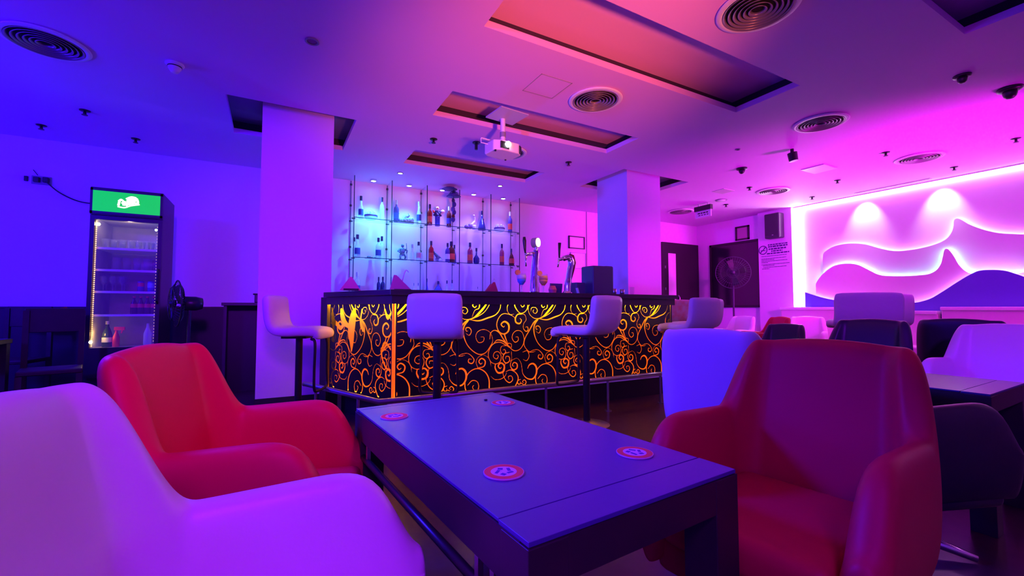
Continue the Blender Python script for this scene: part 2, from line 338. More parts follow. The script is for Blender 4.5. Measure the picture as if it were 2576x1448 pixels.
LED = emit('warm led string', (1, .42, .10), 4.5)
ls = B()
for k in range(64): ls.box((-fx+.044, y0+.02, .62+k*.0200), (.008, .008, .009))
o = obj('led_string', ls, LED, t)
ls = B()
for k in range(40): ls.box((fx-.046, y0+.02, .62+k*.0320), (.004, .004, .006))
obj('led_string', ls, emit('warm led dim', (1, .65, .25), 1.6), t)
obj('corner_lamp', B().ball((-fx+.055, y0+.03, 1.86), .016), emit('corner lamp', (1, .85, .5), 30), t)
obj('corner_lamp', B().ball((-fx+.04, y0-.0, .66), .014), emit('corner lamp', (1, .85, .5), 30), t)
obj('corner_lamp', B().ball((fx-.06, y0+.04, 1.84), .012), emit('corner lamp blue', (.4, .8, 1), 30), t)
for z in (.93, 1.17, 1.395, 1.62):
    obj('wire_shelf', B().bb((-fx+.037, y0+.05, z-.008), (fx-.037, y1-.05, z)).bb((-fx+.037, y0+.045, z-.014), (fx-.037, y0+.052, z+.008)), mat('shelf white', (.8, .8, .8), .4, alpha=.75), t)
FC = Vector(((FX0+FX1)/2, 6.2, 0))
def bottle(name, prof, m, label, cat, loc, group=None, capm=None, capz=None, labm=None, labz=None, n=16):
    """a bottle: profile (r,z) list; optional cap and paper label parts"""
    t = thing(name, label, cat, loc, 0, group)
    obj('body', B().lathe([(1e-4, 0)]+prof, n=n), m, t, True)
    if capm:
        r = prof[-1][0]; obj('cap', B().lathe([(1e-4, capz[0]), (r*1.3, capz[0]), (r*1.3, capz[1]), (1e-4, capz[1])], n=n), capm, t, 'auto')
    if labm:
        r = max(q[0] for q in prof)*1.015; obj('paper_label', B().lathe([(r, labz[0]), (r, labz[1])], n=n, cap=False), labm, t, True)
    return t
COLA = mat('dark cola', (.05, .01, .02), .15); REDC = mat('red wrap', (.7, .03, .05), .4, em=(.7, .03, .05), es=0)
tum = None
names = ['first', 'second', 'third', 'fourth', 'fifth', 'sixth', 'seventh', 'eighth']
def glass_proto(label, loc, h=.10, r=.034, group=None, m=TUMB):
    return tag(obj('drinking_glass', B().lathe([(1e-4, .0), (r*.75, 0), (r*.85, h*.4), (r, h), (r*.93, h), (r*.78, h*.4), (r*.68, .008), (1e-4, .008)], n=16), m, smooth=True), label, 'glass', group)
g0 = glass_proto('upturned clear tumbler on the top shelf of the fridge, in the front row', (0, 0, 0), group='tumblers on the top fridge shelf'); g0.location = FC + Vector((-.20, -.16, 1.625))
for k in range(1, 7):
    g = g0.copy(); C.objects.link(g); g.location = FC + Vector((-.20+k*.067, -.16 + .01*(k % 2), 1.625))
for k in range(5):
    g = g0.copy(); C.objects.link(g); g['label'] = 'clear tumbler on the top shelf of the fridge, in the row behind'; g.location = FC + Vector((-.17+k*.08, -.03, 1.625))
g1 = glass_proto('tall clear beer glass on the second fridge shelf', (0, 0, 0), .14, .04, 'beer glasses on the second fridge shelf'); g1.location = FC + Vector((-.12, -.1, 1.40))
for k in range(1, 4):
    g = g1.copy(); C.objects.link(g); g.location = FC + Vector((-.12+k*.085, -.1, 1.40))
wg = None
gob = B().lathe([(1e-4, 0), (.03, 0), (.03, .004), (.006, .012), (.005, .07), (.03, .10), (.034, .13), (.028, .165), (.024, .165), (.03, .13), (.026, .104), (1e-4, .08)], n=16)
g2 = tag(obj('stemmed_glass', gob, TUMB, smooth=True), 'stemmed glass on the middle fridge shelf, left side', 'glass', 'stemmed glasses on the middle fridge shelf'); g2.location = FC + Vector((-.205, -.16, 1.172))
for k in range(1, 6):
    g = g2.copy(); C.objects.link(g); g.location = FC + Vector((-.205+(k % 3)*.075, -.16+.09*(k//3), 1.172))
pb = [(.028, 0), (.03, .01), (.03, .09), (.026, .12), (.012, .16), (.011, .18)]
for k in range(4):
    bottle('soda_bottle', pb, COLA, ['leftmost dark cola bottle with red band on the fourth fridge shelf', 'dark cola bottle with red band, second of four in the fridge', 'dark cola bottle with red band, third of four in the fridge', 'dark cola bottle with red band against the right wall of the fridge'][k], 'bottle',
           FC + Vector((.048+k*.056, -.16, .932)), 'cola bottles in the fridge', REDC, (.18, .195), REDC, (.075, .115), 12)
bottle('soda_can', [(.026, 0), (.03, .006), (.03, .11), (.025, .118)], mat('can red blue', (.1, .05, .3), .3, metal=.4), 'dark can with red band on the middle fridge shelf', 'can', FC + Vector((.10, -.16, 1.172)), None, None, None, REDC, (.06, .1), 14)
bottle('soda_can', [(.026, 0), (.03, .006), (.03, .11), (.025, .118)], mat('can blue', (.03, .15, .5), .3, metal=.4), 'blue can with pale band on the middle fridge shelf', 'can', FC + Vector((.185, -.16, 1.172)), None, None, None, mat('can teal', (.2, .6, .7), .4), (.05, .1), 14)
bottle('champagne_bottle', [(.04, 0), (.042, .01), (.042, .11), (.036, .15), (.015, .21), (.014, .25)], mat('green bottle', (.01, .03, .012), .12), 'dark green champagne bottle at the fridge bottom', 'bottle', FC + Vector((-.16, -.15, .597)), None, mat('silver foil', (.7, .7, .65), .3, metal=.8), (.235, .27), mat('cream label', (.7, .68, .6), .6), (.05, .1))
t2 = thing('spray_bottle', 'bright red trigger spray bottle at the fridge bottom', 'bottle', FC + Vector((-.085, -.16, .597)))
RED = mat('red plastic', (.75, .03, .01), .4)
obj('body', B().lathe([(1e-4, 0), (.03, 0), (.03, .1), (.012, .15), (.012, .17)], n=16), RED, t2, True); obj('trigger_head', B().box((.025, 0, .19), (.085, .03, .035)).box((.045, 0, .16), (.01, .015, .04), ry=.3), RED, t2)
bottle('clear_bottle', [(.034, 0), (.036, .01), (.036, .13), (.013, .2), (.012, .24)], CLEAR, 'clear glass bottle at the right of the fridge bottom', 'bottle', FC + Vector((.17, -.15, .597)))
tag(obj('jug', B().lathe([(1e-4, 0), (.045, 0), (.05, .06), (.045, .14), (.041, .14), (.045, .06), (.04, .006), (1e-4, .006)], n=18), TUMB, smooth=True), 'clear glass jug on the second fridge shelf, right side', 'jug').location = FC + Vector((.2, 0, 1.40))

# ================================================================== FANS
def fan(label, loc, rz, z=1.08, R_=.28, m=BLKMET):
    t = thing('pedestal_fan', label, 'fan', loc, rz)
    obj('base_disc', B().lathe([(1e-4, 0), (.2, 0), (.2, .015), (.05, .04), (1e-4, .04)], n=28), m, t, 'auto')
    obj('pole', B().cyl((0, .06, .03), .018, z-.1), m, t, 'auto')
    M = Matrix.Rotation(PI/2, 3, 'X')
    obj('motor_housing', B().lathe([(1e-4, -.12), (.06, -.12), (.075, -.06), (.075, .03), (.05, .05), (1e-4, .05)], (0, .05, z), 20, M), m, t, True)
    g = B()
    for k in range(40):
        a = 2*PI*k/40; c, s = math.cos(a), math.sin(a)
        g.tube([(c*.05, -.10, z+s*.05), (c*R_*.7, -.095, z+s*R_*.7), (c*R_, -.05, z+s*R_), (c*R_*.7, -.01, z+s*R_*.7), (c*.06, .0, z+s*.06)], .0022, 4)
    for r in (R_*.35, R_*.7): g.tube([(r*math.cos(2*PI*k/36), -.10, z+r*math.sin(2*PI*k/36)) for k in range(37)], .003, 4)
    g.tube([(R_*math.cos(2*PI*k/40), -.05, z+R_*math.sin(2*PI*k/40)) for k in range(41)], .007, 6)
    obj('cage', g, m, t)
    bl = B()
    for k in range(4):
        a0 = k*PI/2
        pts = [(math.cos(a0+d)*r, -.05+y, z+math.sin(a0+d)*r) for d, r, y in ((0, .03, 0), (-.1, R_*.5, .015), (.0, R_*.85, .02), (.45, R_*.8, -.015), (.55, R_*.45, -.015), (.4, .03, 0))]
        bl.prism(pts, (0, .003, 0))
    obj('blades', bl, BLACK, t); obj('hub', B().lathe([(1e-4, -.02), (.04, -.02), (.04, .03), (1e-4, .04)], (0, -.08, z), 18, M), m, t, True)
    return t
fan('dark pedestal fan seen edge-on right of the drinks fridge', (-.82, 5.72, 0), math.radians(-72), 1.05, .24)
fan('pedestal fan in front of the dark window by the far right corner', (8.2, 5.6, 0), math.radians(-55), 1.72, .32, mat('fan grey', (.035, .025, .06), .6))

# ================================================================== BAR
BX0, BX1, BY = .862, 4.05, 3.55
sd = Vector((-.38, .95, 0)).normalized(); SN = Vector((-.95, -.38, 0)).normalized()
SE = Vector((BX0, BY, 0)) + sd*1.02
bar = thing('bar_counter', 'dark wooden bar counter with backlit orange scrollwork front', 'bar counter', (2.4, 3.9, 0))
def W(b, name, m, **k):
    o = obj(name, b, m, bar, **k); o.matrix_parent_inverse = Matrix.Translation((-2.4, -3.9, 0)); return o
# cavity walls, plinth, worktop
inn = .09
def outline(off):   # offset outward from the panel plane
    d = Vector((0, -off, 0)); c0 = Vector((BX0, BY, 0))
    # corner where the two offset lines meet
    n1 = Vector((0, -1, 0)); n2 = SN; m_ = (n1+n2)/(1+n1.dot(n2)); corner = c0 + m_*off
    return [Vector((BX1+max(off, 0), BY-off, 0)), corner, SE + SN*off + sd*0]
o1 = outline(-inn); ob = [Vector((BX1, 4.15, 0)), Vector((1.25, 4.15, 0)), SE + Vector((.45, .15, 0))]
def ring(front, zs, ze): return [(p.x, p.y, zs) for p in front] + [(p.x, p.y, zs) for p in ob[::-1]]
pl = outline(-.16)
def prism_between(fr, back, z0, z1): return B().prism([(p.x, p.y, z0) for p in fr]+[(p.x, p.y, z0) for p in back[::-1]], (0, 0, z1-z0))
W(prism_between(outline(-.14), ob, 0, .24), 'plinth', DARKP)
W(prism_between(outline(-.092), ob, .24, 1.06), 'carcass', DARKP)
W(prism_between(outline(-.07), outline(-.09), .25, 1.05), 'diffuser_board', mat('lit diffuser acrylic', (.40, .28, .05), .8, em=(1, .085, .002), es=.95))
W(prism_between(outline(.0), outline(-.092), .225, .255), 'cavity_floor', mat('cavity white', (.8, .8, .8), .8))
W(prism_between(outline(.06), [Vector((BX1+.06, 4.25, 0)), Vector((1.25, 4.25, 0)), SE + Vector((.40, .18, 0))], 1.105, 1.15), 'worktop', mat('bar top', (.03, .02, .03), .3), bevel=.004)
W(prism_between(outline(.03), outline(.001), 1.035, 1.105).prism([(p.x, p.y, 1.055) for p in outline(.001)+outline(-.092)[::-1]], (0, 0, .05)), 'fascia', DARK)
W(B().bb((BX1-.01, BY, .24), (BX1+.012, BY+.1, 1.06)), 'end_stile', DARKP)
W(prism_between([SE+SN*.02, SE+SN*.02+sd*.12], [SE-SN*.1, SE-SN*.1+sd*.12], 0, 1.105), 'end_post', DARKP)
# led strip in the cavity top; weak bottom one added to even the glow
OR = emit('orange led strip top', (1, .42, .006), 200); OR2 = emit('orange fill strip bottom', (1, .13, .002), 25)
fr = outline(-.02); fb_ = outline(-.035)
W(prism_between(fr, fb_, 1.035, 1.045), 'led_strip', OR)
W(prism_between(fr, fb_, .257, .263), 'led_strip', OR2)
# scrollwork: strokes traced as smooth lines with widths, repeating every 0.72 m
PER = .72
def zp(x, y): q = at(1140+x/4.2586, 700+y/4.2586, Y=BY); return q.x, q.z
ST = [
 ([(910,430),(960,410),(1010,360),(1055,300),(1082,255)], (6,14,20,15,8)), ([(935,425),(1000,395),(1060,345),(1112,255)], (3,6,5,3)),
 ([(910,430),(1000,442),(1080,415),(1150,385),(1190,330),(1202,255)], (4,11,13,9,6,4)), ([(910,430),(865,425),(822,390),(803,340),(808,290),(850,262)], (7,6,5,4,4,4)),
 ([(830,360),(838,315),(880,312),(900,345),(880,375),(855,360),(858,338),(872,340)], (3,4,5,6,5,5,4,3)), ([(940,405),(965,340),(1000,320),(1005,275),(970,258),(945,290),(965,312),(980,295)], (3,4,7,9,9,9,7,4)),
 ([(910,430),(860,475),(812,560),(768,640),(758,710),(790,765),(830,790),(878,780)], (12,13,10,8,7,6,6,4)), ([(905,440),(868,500),(865,580),(892,665),(940,730),(1005,772),(1062,758),(1100,705),(1128,640),(1105,560),(1050,528),(995,548),(975,600),(1000,655),(1042,645),(1048,605),(1018,600)], (12,12,10,8,8,8,7,6,5,5,5,5,5,6,6,5,3)),
 ([(880,560),(915,585),(935,545),(915,510),(885,515),(890,545),(905,540)], (3,6,7,8,8,6,4)), ([(700,385),(760,385),(780,440),(755,480),(750,530),(775,565),(800,555),(795,520),(772,522)], (4,5,4,4,6,9,9,7,4)),
 ([(668,470),(655,420),(600,385),(530,380),(482,430),(465,500),(490,570),(545,595),(590,560),(592,495),(550,462),(512,490),(535,520),(550,508)], (4,5,6,6,7,8,9,12,16,18,16,12,8,4)),
 ([(390,650),(400,585),(440,555),(490,578),(530,640),(575,700),(620,755),(665,775),(715,755),(750,700),(756,630),(730,570),(680,558),(640,590),(630,640),(660,682),(695,662),(690,625),(668,628)], (6,6,7,12,10,7,7,7,6,6,6,6,6,6,7,8,7,6,4)),
 ([(650,255),(665,310),(710,368),(760,362),(792,318),(795,255)], (9,8,6,6,5,4)), ([(722,285),(738,305),(758,292),(752,268),(735,275)], (4,6,6,5,3)), ([(605,255),(578,300),(580,350),(612,387),(648,380)], (7,5,4,4,3)),
 ([(735,380),(690,385),(665,425),(672,470),(710,482),(730,450),(712,425)], (7,10,13,15,13,9,5)),
 ([(435,690),(470,660),(530,670),(580,712),(610,735)], (3,8,11,8,5)), ([(545,590),(560,640),(585,700)], (10,11,4)), ([(620,745),(622,705),(590,695),(578,720),(598,740)], (5,6,7,7,4)),
 ([(570,720),(500,683),(430,700),(385,762),(375,830),(402,892),(452,915),(500,892),(512,830),(482,785),(440,795),(430,840),(465,862),(482,828),(462,820)], (7,7,7,7,6,6,6,7,6,6,6,6,7,6,4)),
 ([(560,720),(515,730),(505,775),(530,810),(560,790),(550,760),(532,768)], (4,5,6,7,7,6,4)), ([(600,790),(550,805),(530,855),(560,905),(600,885),(598,840),(565,835),(560,862)], (6,8,9,10,9,8,6,4)),
 ([(452,915),(448,960),(480,1010),(535,995),(545,935),(510,905),(480,935),(500,965),(515,950)], (7,12,16,17,15,13,12,9,5)), ([(620,780),(625,860),(610,930),(640,978),(680,960),(682,915),(650,900),(632,930),(655,942)], (5,5,7,12,13,11,9,7,4)),
 ([(610,885),(680,855),(722,900),(735,960),(745,1020),(790,1070),(850,1075),(888,1020),(888,950),(855,912),(815,925),(795,965)], (4,4,5,5,6,9,13,16,18,16,12,5)),
 ([(740,790),(790,775),(812,830),(785,880),(745,865)], (4,6,6,6,4)), ([(800,800),(850,770),(910,765),(960,820),(945,860),(912,850),(915,818),(938,820)], (3,5,6,8,10,9,7,4)),
 ([(560,905),(530,1000),(555,1080),(600,1115),(635,1085),(622,1045),(590,1050),(595,1082)], (4,5,7,8,7,6,6,4)), ([(560,1000),(610,980),(670,1010),(695,1070),(665,1150),(645,1170)], (4,7,9,9,9,10)),
 ([(400,1045),(440,1080),(500,1080),(550,1050),(570,1010)], (3,5,5,5,4)), ([(1000,1190),(900,1140),(880,1060),(898,980),(940,930),(1000,912),(1060,945),(1095,1010),(1100,1090),(1095,1200)], (3,8,8,8,8,9,10,10,10,9)),
 ([(905,1075),(945,1030),(990,1040),(1005,1090),(985,1140),(950,1100),(960,1075)], (5,7,6,6,6,5,4)), ([(1000,912),(980,850),(1000,800),(1050,780),(1100,820),(1115,890)], (6,5,4,4,5,4)), ([(1000,905),(1050,890),(1062,840),(1030,812),(1005,840),(1020,868),(1035,855)], (6,10,12,11,10,8,5)),
 ([(720,1080),(690,1095),(695,1130),(720,1125),(715,1105)], (5,7,7,6,4)), ([(730,1120),(760,1140),(780,1110),(760,1085),(740,1105),(755,1115)], (6,7,7,7,5,4)),
]
segs = []
for pts, ws in ST:
    q = [(*zp(x, y), w/4.2586*3.9/FPX*.56) for (x, y), w in zip(pts, ws)]
    q = catmull(q, 6)
    for a, b_ in zip(q[:-1], q[1:]): segs.append((*a, *b_))
SG = np.array(segs, np.float32)
def sdf(U, V, S):
    out = np.full(U.shape, 9., np.float32); A = S[:, 0:2]; Bp = S[:, 3:5]
    for a, b_, wa, wb in zip(A, Bp, S[:, 2], S[:, 5]):
        d = b_-a; L2 = float(d@d)+1e-9; t_ = np.clip(((U-a[0])*d[0]+(V-a[1])*d[1])/L2, 0, 1)
        dd = np.hypot(U-a[0]-t_*d[0], V-a[1]-t_*d[1]) - (wa+(wb-wa)*t_); np.minimum(out, dd, out)
    return out
NU = 132; du = PER/NU; NV = 146; V0, V1 = .255, 1.045
UU, VV = np.meshgrid(np.arange(NU)*du, np.linspace(V0, V1, NV)); Xb = 1.30
tile = np.full(UU.shape, 9., np.float32)
Sw = SG.copy(); k_ = np.floor((np.minimum(Sw[:, 0], Sw[:, 3])-Xb)/PER)*PER; Sw[:, 0] -= k_+Xb; Sw[:, 3] -= k_+Xb
for sh in (0, -PER):
    S2 = Sw.copy(); S2[:, 0] += sh; S2[:, 3] += sh
    tile = np.minimum(tile, sdf(UU, VV, S2[(np.maximum(S2[:, 0], S2[:, 3]) > -.03) & (np.minimum(S2[:, 0], S2[:, 3]) < PER+.03)]))
FR = bpy.data.materials.new('scroll cut panel'); FR.use_nodes = True; nt = FR.node_tree; pr = nt.nodes['Principled BSDF']
pr.inputs['Base Color'].default_value = (.012, .010, .014, 1); pr.inputs['Roughness'].default_value = .35
at_ = nt.nodes.new('ShaderNodeAttribute'); at_.attribute_name = 'cut'
mr = nt.nodes.new('ShaderNodeMapRange'); mr.inputs['From Min'].default_value = -.0012; mr.inputs['From Max'].default_value = .0012
mr.inputs['To Min'].default_value = 0; mr.inputs['To Max'].default_value = 1
nt.links.new(at_.outputs['Fac'], mr.inputs['Value']); nt.links.new(mr.outputs['Result'], pr.inputs['Alpha'])
def scroll_panel(org, dirv, n_cols, u0, extra=None):
    cols = n_cols+1; X, Yv = np.meshgrid(np.arange(cols)*du, np.linspace(V0, V1, NV))
    idx = (np.arange(cols)+int(round((u0-Xb)/du))) % NU; D = tile[:, idx].copy()
    if extra is not None: D = np.minimum(D, sdf(X.astype(np.float32), Yv.astype(np.float32), extra))
    edge = np.minimum(np.minimum(X, X.max()-X), np.minimum(Yv-V0, V1-Yv)); D = np.maximum(D, .012-edge)
    co = np.stack([org.x+dirv.x*X, org.y+dirv.y*X, Yv], -1).reshape(-1, 3)
    i = np.arange(cols-1)[None, :]+np.arange(NV-1)[:, None]*cols
    q = np.stack([i, i+1, i+1+cols, i+cols], -1).reshape(-1, 4)
    me = bpy.data.meshes.new('scroll_panel'); me.vertices.add(len(co)); me.vertices.foreach_set('co', co.astype(np.float32).ravel())
    me.loops.add(q.size); me.loops.foreach_set('vertex_index', q.ravel().astype(np.int32)); me.polygons.add(len(q))
    me.polygons.foreach_set('loop_start', np.arange(0, q.size, 4, dtype=np.int32)); me.update(calc_edges=True)
    a = me.attributes.new('cut', 'FLOAT', 'POINT'); a.data.foreach_set('value', D.astype(np.float32).ravel()); me.materials.append(FR)
    o = bpy.data.objects.new('scroll_panel', me); link(o, bar); o.matrix_parent_inverse = Matrix.Translation((-2.4, -3.9, 0)); return o
scroll_panel(Vector((BX0+.02, BY, 0)), Vector((1, 0, 0)), int((BX1-BX0-.03)/du), BX0+.02)
def blob(pts): 
    q = catmull(pts, 5); return [(*a, *b_) for a, b_ in zip(q[:-1], q[1:])]
ex = np.array(blob([(.56, .98, .02), (.58, .93, .045), (.60, .86, .055), (.61, .78, .05), (.60, .70, .03), (.60, .62, .008)]) + blob([(.95, 1.0, .008), (.93, .9, .03), (.92, .82, .018), (.92, .7, .008)]) +
              blob([(.78, .98, .02), (.76, .92, .035), (.72, .87, .03), (.66, .84, .02)]) + blob([(.92, .88, .025), (.85, .85, .02), (.79, .82, .02), (.72, .86, .012)]) + blob([(.44, .99, .006), (.46, .9, .012), (.44, .84, .02), (.4, .8, .01)]) +
              blob([(.0, .66, .008), (.10, .72, .008), (.14, .62, .008), (.08, .52, .008), (.0, .50, .008)]) + blob([(.0, .98, .006), (.06, .92, .014), (.1, .99, .006)]), np.float32)
ex[:, 0] = ex[:, 0]; 
scroll_panel(Vector((BX0, BY, 0))+sd*.015, sd, int(.985/du), .35, ex)
W(B().bb((BX0-.006, BY-.006, .255), (BX0+.008, BY+.004, 1.045)), 'corner_light', emit('corner orange glow', (1, .11, .005), 1.0))
# foot rail
rail = thing('foot_rail', 'low dark metal foot rail running around the bar front', 'foot rail', (.79, 3.32, 0))
def RW(b, name, m, **k):
    o = obj(name, b, m, rail, **k); o.matrix_parent_inverse = Matrix.Translation((-.79, -3.32, 0)); return o
RAILM = mat('rail metal', (.35, .33, .36), .35, metal=.9)
rp = outline(.22); rp[0].x = 4.0; e = SE + SN*.20
RW(B().tube([(rp[0].x, rp[0].y, .31), (rp[1].x, rp[1].y, .31), (e.x, e.y, .31), (e.x-.02, e.y+.03, .31)], .022, 12), 'rail_tube', RAILM, smooth=True)
for x in (1.45, 2.18, 2.9, 3.62): RW(B().cyl((x, rp[0].y, 0), .012, .30).cyl((x, rp[0].y, 0), .035, .01), 'rail_post', RAILM)
for f in (.25, .85):
    q = Vector((rp[1].x, rp[1].y, 0)).lerp(Vector((e.x, e.y, 0)), f); RW(B().cyl((q.x, q.y, 0), .012, .30).cyl((q.x, q.y, 0), .035, .01), 'rail_post', RAILM)

# ---- things on the bar
ZB = 1.15
def tap(name, label, x, y, kind):
    t = thing(name, label, 'beer tap', (x, y, ZB))
    if kind == 1:
        obj('column', B().tube(catmull([(0, 0, 0), (0, 0, .15), (.01, 0, .30), (.02, 0, .42), (.02, 0, .47)], 5), [.052-.001*k for k in range(21)], 20), CHROME, t, True)
        obj('neck', B().cyl((.02, 0, .465), .018, .045), CHROME, t, 'auto')
        obj('badge_ring', B().tube([(.0, .03, .55), (.028, -.022, .55)], .052, 28), GREYP, t, 'auto')
        obj('lit_badge', B().tube([(.0285, -.023, .55), (.032, -.029, .55)], .047, 28), emit('lit badge', (1, .75, .5), 3.5), t, 'auto')
        obj('spout_block', B().tube([(.0, 0, .43), (-.09, 0, .42), (-.11, 0, .41)], [.024, .018, .02], 14), CHROME, t, True)
        obj('nozzle', B().tube([(-.105, 0, .42), (-.108, 0, .34), (-.105, 0, .29)], [.013, .01, .008], 12), CHROME, t, True)
        obj('tap_handle', B().tube([(-.115, 0, .43), (-.12, 0, .48), (-.125, 0, .56), (-.128, 0, .60)], [.008, .014, .02, .014], 14), BLACK, t, True)
    else:
        pts = catmull([(0, 0, 0), (.005, 0, .12), (.03, 0, .26), (.05, 0, .36), (.02, 0, .415), (-.05, 0, .40)], 6)
        obj('column', B().tube(pts, [.04]*8+[.034]*8+[.036]*8+[.03]*7, 18), CHROME, t, True)
        obj('red_spine', B().tube([(.03, .0, .14), (.062, 0, .26), (.085, 0, .36), (.06, 0, .43), (.03, 0, .44)], [.012, .022, .028, .028, .02], 14), mat('tap red', (.25, .01, .02), .25), t, True)
        obj('spout_block', B().tube([(-.04, 0, .40), (-.12, 0, .385)], [.02, .017], 14), CHROME, t, True)
        obj('nozzle', B().tube([(-.115, 0, .39), (-.13, 0, .30)], [.013, .008], 12), CHROME, t, True)
        obj('tap_handle', B().tube([(-.11, 0, .40), (-.11, 0, .48), (-.105, 0, .57)], [.008, .013, .018], 14), BLACK, t, True)
        obj('base_flange', B().lathe([(1e-4, 0), (.06, 0), (.06, .02), (.045, .04), (1e-4, .04)], n=24), CHROME, t, True)
    return t
p = at(1345, 728, Y=3.95); tap('beer_tap', 'chrome beer tap column with glowing round badge, left of the two taps', p.x, 3.95, 1)
p = at(1428, 730, Y=3.95); tap('beer_tap', 'curved chrome and red beer tap, right of the two taps', p.x, 3.95, 2)
def cocktail(label, px, c1, c2, Y=3.75):
    p = at(px, 728, Y=Y); t = thing('cocktail_glass', label, 'cocktail', (p.x, Y, ZB))
    obj('stem', B().lathe([(1e-4, 0), (.034, 0), (.034, .004), (.006, .012), (.005, .055), (.012, .065)], n=18), CLEAR, t, True); t.scale = (1.3, 1.3, 1.2)
    obj('bowl', B().lathe([(.012, .065), (.034, .095), (.038, .13), (.034, .165), (.032, .165), (.036, .13), (.032, .097), (.01, .067)], n=20), TUMB, t, True)
    obj('drink', B().lathe([(1e-4, .068), (.012, .069), (.031, .097), (.034, .115)], n=20), c1, t, True)
    obj('drink_top', B().lathe([(.034, .115), (.0345, .13), (.032, .15), (1e-4, .15)], n=20), c2, t, True)
    obj('straw', B().tube([(.0, 0, .10), (-.03, 0, .17), (-.055, 0, .23), (-.05, 0, .25)], .0035, 8), mat('straw white', (.85, .8, .8), .4), t)
    obj('fruit_slice', B().tube([(-.034, -.005, .17), (-.034, .005, .17)], .022, 16), mat('orange slice', (.9, .4, .1), .5), t)
cocktail('blue and white layered cocktail in a stemmed glass on the bar', 1312, mat('blue liqueur', (.0, .30, .95), .2), mat('foam', (.85, .85, .9), .4))
OJ = mat('orange juice', (1, .38, .0), .25)
cocktail('orange cocktail in a stemmed glass between the two beer taps', 1367, OJ, OJ)
p = at(1510, 730, Y=3.9); t = thing('cash_register_screen', 'dark boxy screen unit standing on the bar near the right column', 'screen', (p.x, 3.95, ZB))
obj('housing', B().box((0, 0, .165), (.30, .22, .33)), mat('screen shell', (.06, .05, .12), .4), t, bevel=.015); obj('back_hood', B().box((.10, .02, .17), (.12, .24, .33)), mat('hood', (.08, .02, .03), .5), t, bevel=.02)
obj('foot', B().box((0, 0, .005), (.2, .18, .012)), BLACK, t)
tag(obj('card_terminal', B().box((3.05, 4.0, ZB+.07), (.13, .12, .14), rz=.1), mat('box violet', (.12, .1, .2), .5), bevel=.006), 'small grey box just left of the dark screen on the bar', 'box')
tag(obj('menu_stand', B().box((2.82, 4.1, ZB+.065), (.16, .02, .13), rx=.15), mat('menu purple', (.15, .06, .3), .5)), 'purple table card behind the red beer tap', 'card')
for k, (px, h, m, l) in enumerate([(1545, .075, STEEL, 'small steel shaker cup right of the dark screen'), (1565, .07, STEEL, 'second steel cup right of the dark screen'), (1590, .10, TUMB, 'clear glass rightmost on the bar top')]):
    p = at(px, 735, Y=3.85); tag(obj('cup', B().lathe([(1e-4, 0), (.024, 0), (.03, h), (.027, h), (.021, .006), (1e-4, .006)], n=18), m, smooth=True), l, 'cup').location = (p.x, 3.85, ZB)
tag(obj('receipt_holder', B().box((2.90, 3.8, ZB+.035), (.012, .03, .07), ry=-.3), WHITEP), 'small white stick leaning at the foot of the red beer tap', 'dispenser')
tag(obj('napkin_cup', B().lathe([(1e-4, 0), (.035, 0), (.045, .05), (.03, .09), (1e-4, .075)], n=14), mat('crumpled magenta', (.6, .05, .3), .6)), 'crumpled pink paper bundle left of the red beer tap', 'napkins').location = (2.64, 3.9, ZB)
def napkins(label, px, col, straw, s=1, Y=3.9, lean=0):
    p = at(px, 726, Y=Y); t = thing('napkin_holder', label, 'napkins', (p.x, Y, ZB), 0, 'folded napkins standing on the bar'); t.scale = (s, s, s)
    pts = [(-.09, 0, 0), (-.008+lean, 0, .115), (.008+lean, 0, .115), (.08, 0, 0)]
    obj('napkin_fan', B().prism([(x, -.02, z) for x, _, z in pts], (0, .012, 0)).prism([(x*.8+.01, .0, z*.92) for x, _, z in pts], (0, .01, 0)).prism([(x*.7-.01, .02, z*.85) for x, _, z in pts], (0, .01, 0)), col, t)
    obj('base', B().box((0, 0, .008), (.12, .07, .016)), BLACK, t)
    if straw: obj('straw', B().tube(catmull([(.0, 0, .06), (.02, 0, .13), (.035, 0, .155), (.05, 0, .14)], 4), .004, 8), mat('straw white', (.85, .8, .8), .4), t)
NP = mat('pink napkin', (.75, .15, .35), .7)
napkins('pink folded napkins at the left end of the bar top', 882, NP, False)
napkins('pink and purple napkins with curled straw, behind the second stool', 1010, NP, True, 1.25, lean=-.05)
napkins('red napkin holder with curled straw, left of the blue cocktail', 1235, mat('red napkin', (.6, .06, .12), .7), True, .95, lean=.03)

# ================================================================== BACK SHELVES AND BOTTLES
SY0, SY1 = 6.80, 7.14
sh = thing('glass_shelf_unit', 'wall-high glass shelf unit of five bays behind the bar', 'shelf unit', (2.45, 7.0, 0))
def SW(b, name, m, **k):
    o = obj(name, b, m, sh, **k); o.matrix_parent_inverse = Matrix.Translation((-2.45, -7, 0)); return o
PXS = [1.05, 1.608, 2.173, 2.736, 3.32, 3.894]
for x in PXS:
    o = SW(B().bb((x-.005, SY0+.006, 1.0), (x+.005, SY1, 2.99)), 'glass_upright', GLASS)
    q = obj('polished_edge', B().bb((x-.006, SY0, 1.0), (x+.006, SY0+.008, 2.99)), GEDGE, o); q.matrix_parent_inverse = Matrix.Translation((-2.45, -7, 0)) if False else Matrix.Identity(4)
    q = obj('polished_edge', B().bb((x-.005, SY1-.006, 1.0), (x+.005, SY1, 2.99)), GEDGE, o)
for z in (2.365, 1.765, 1.20):
    for a, b_ in zip(PXS[:-1], PXS[1:]):
        o = SW(B().bb((a+.006, SY0+.012, z-.008), (b_-.006, SY1-.01, z)), 'glass_shelf', GLASS)
        obj('polished_edge', B().bb((a+.006, SY0+.006, z-.009), (b_-.006, SY0+.012, z+.001)), GEDGE, o)
cl = B()
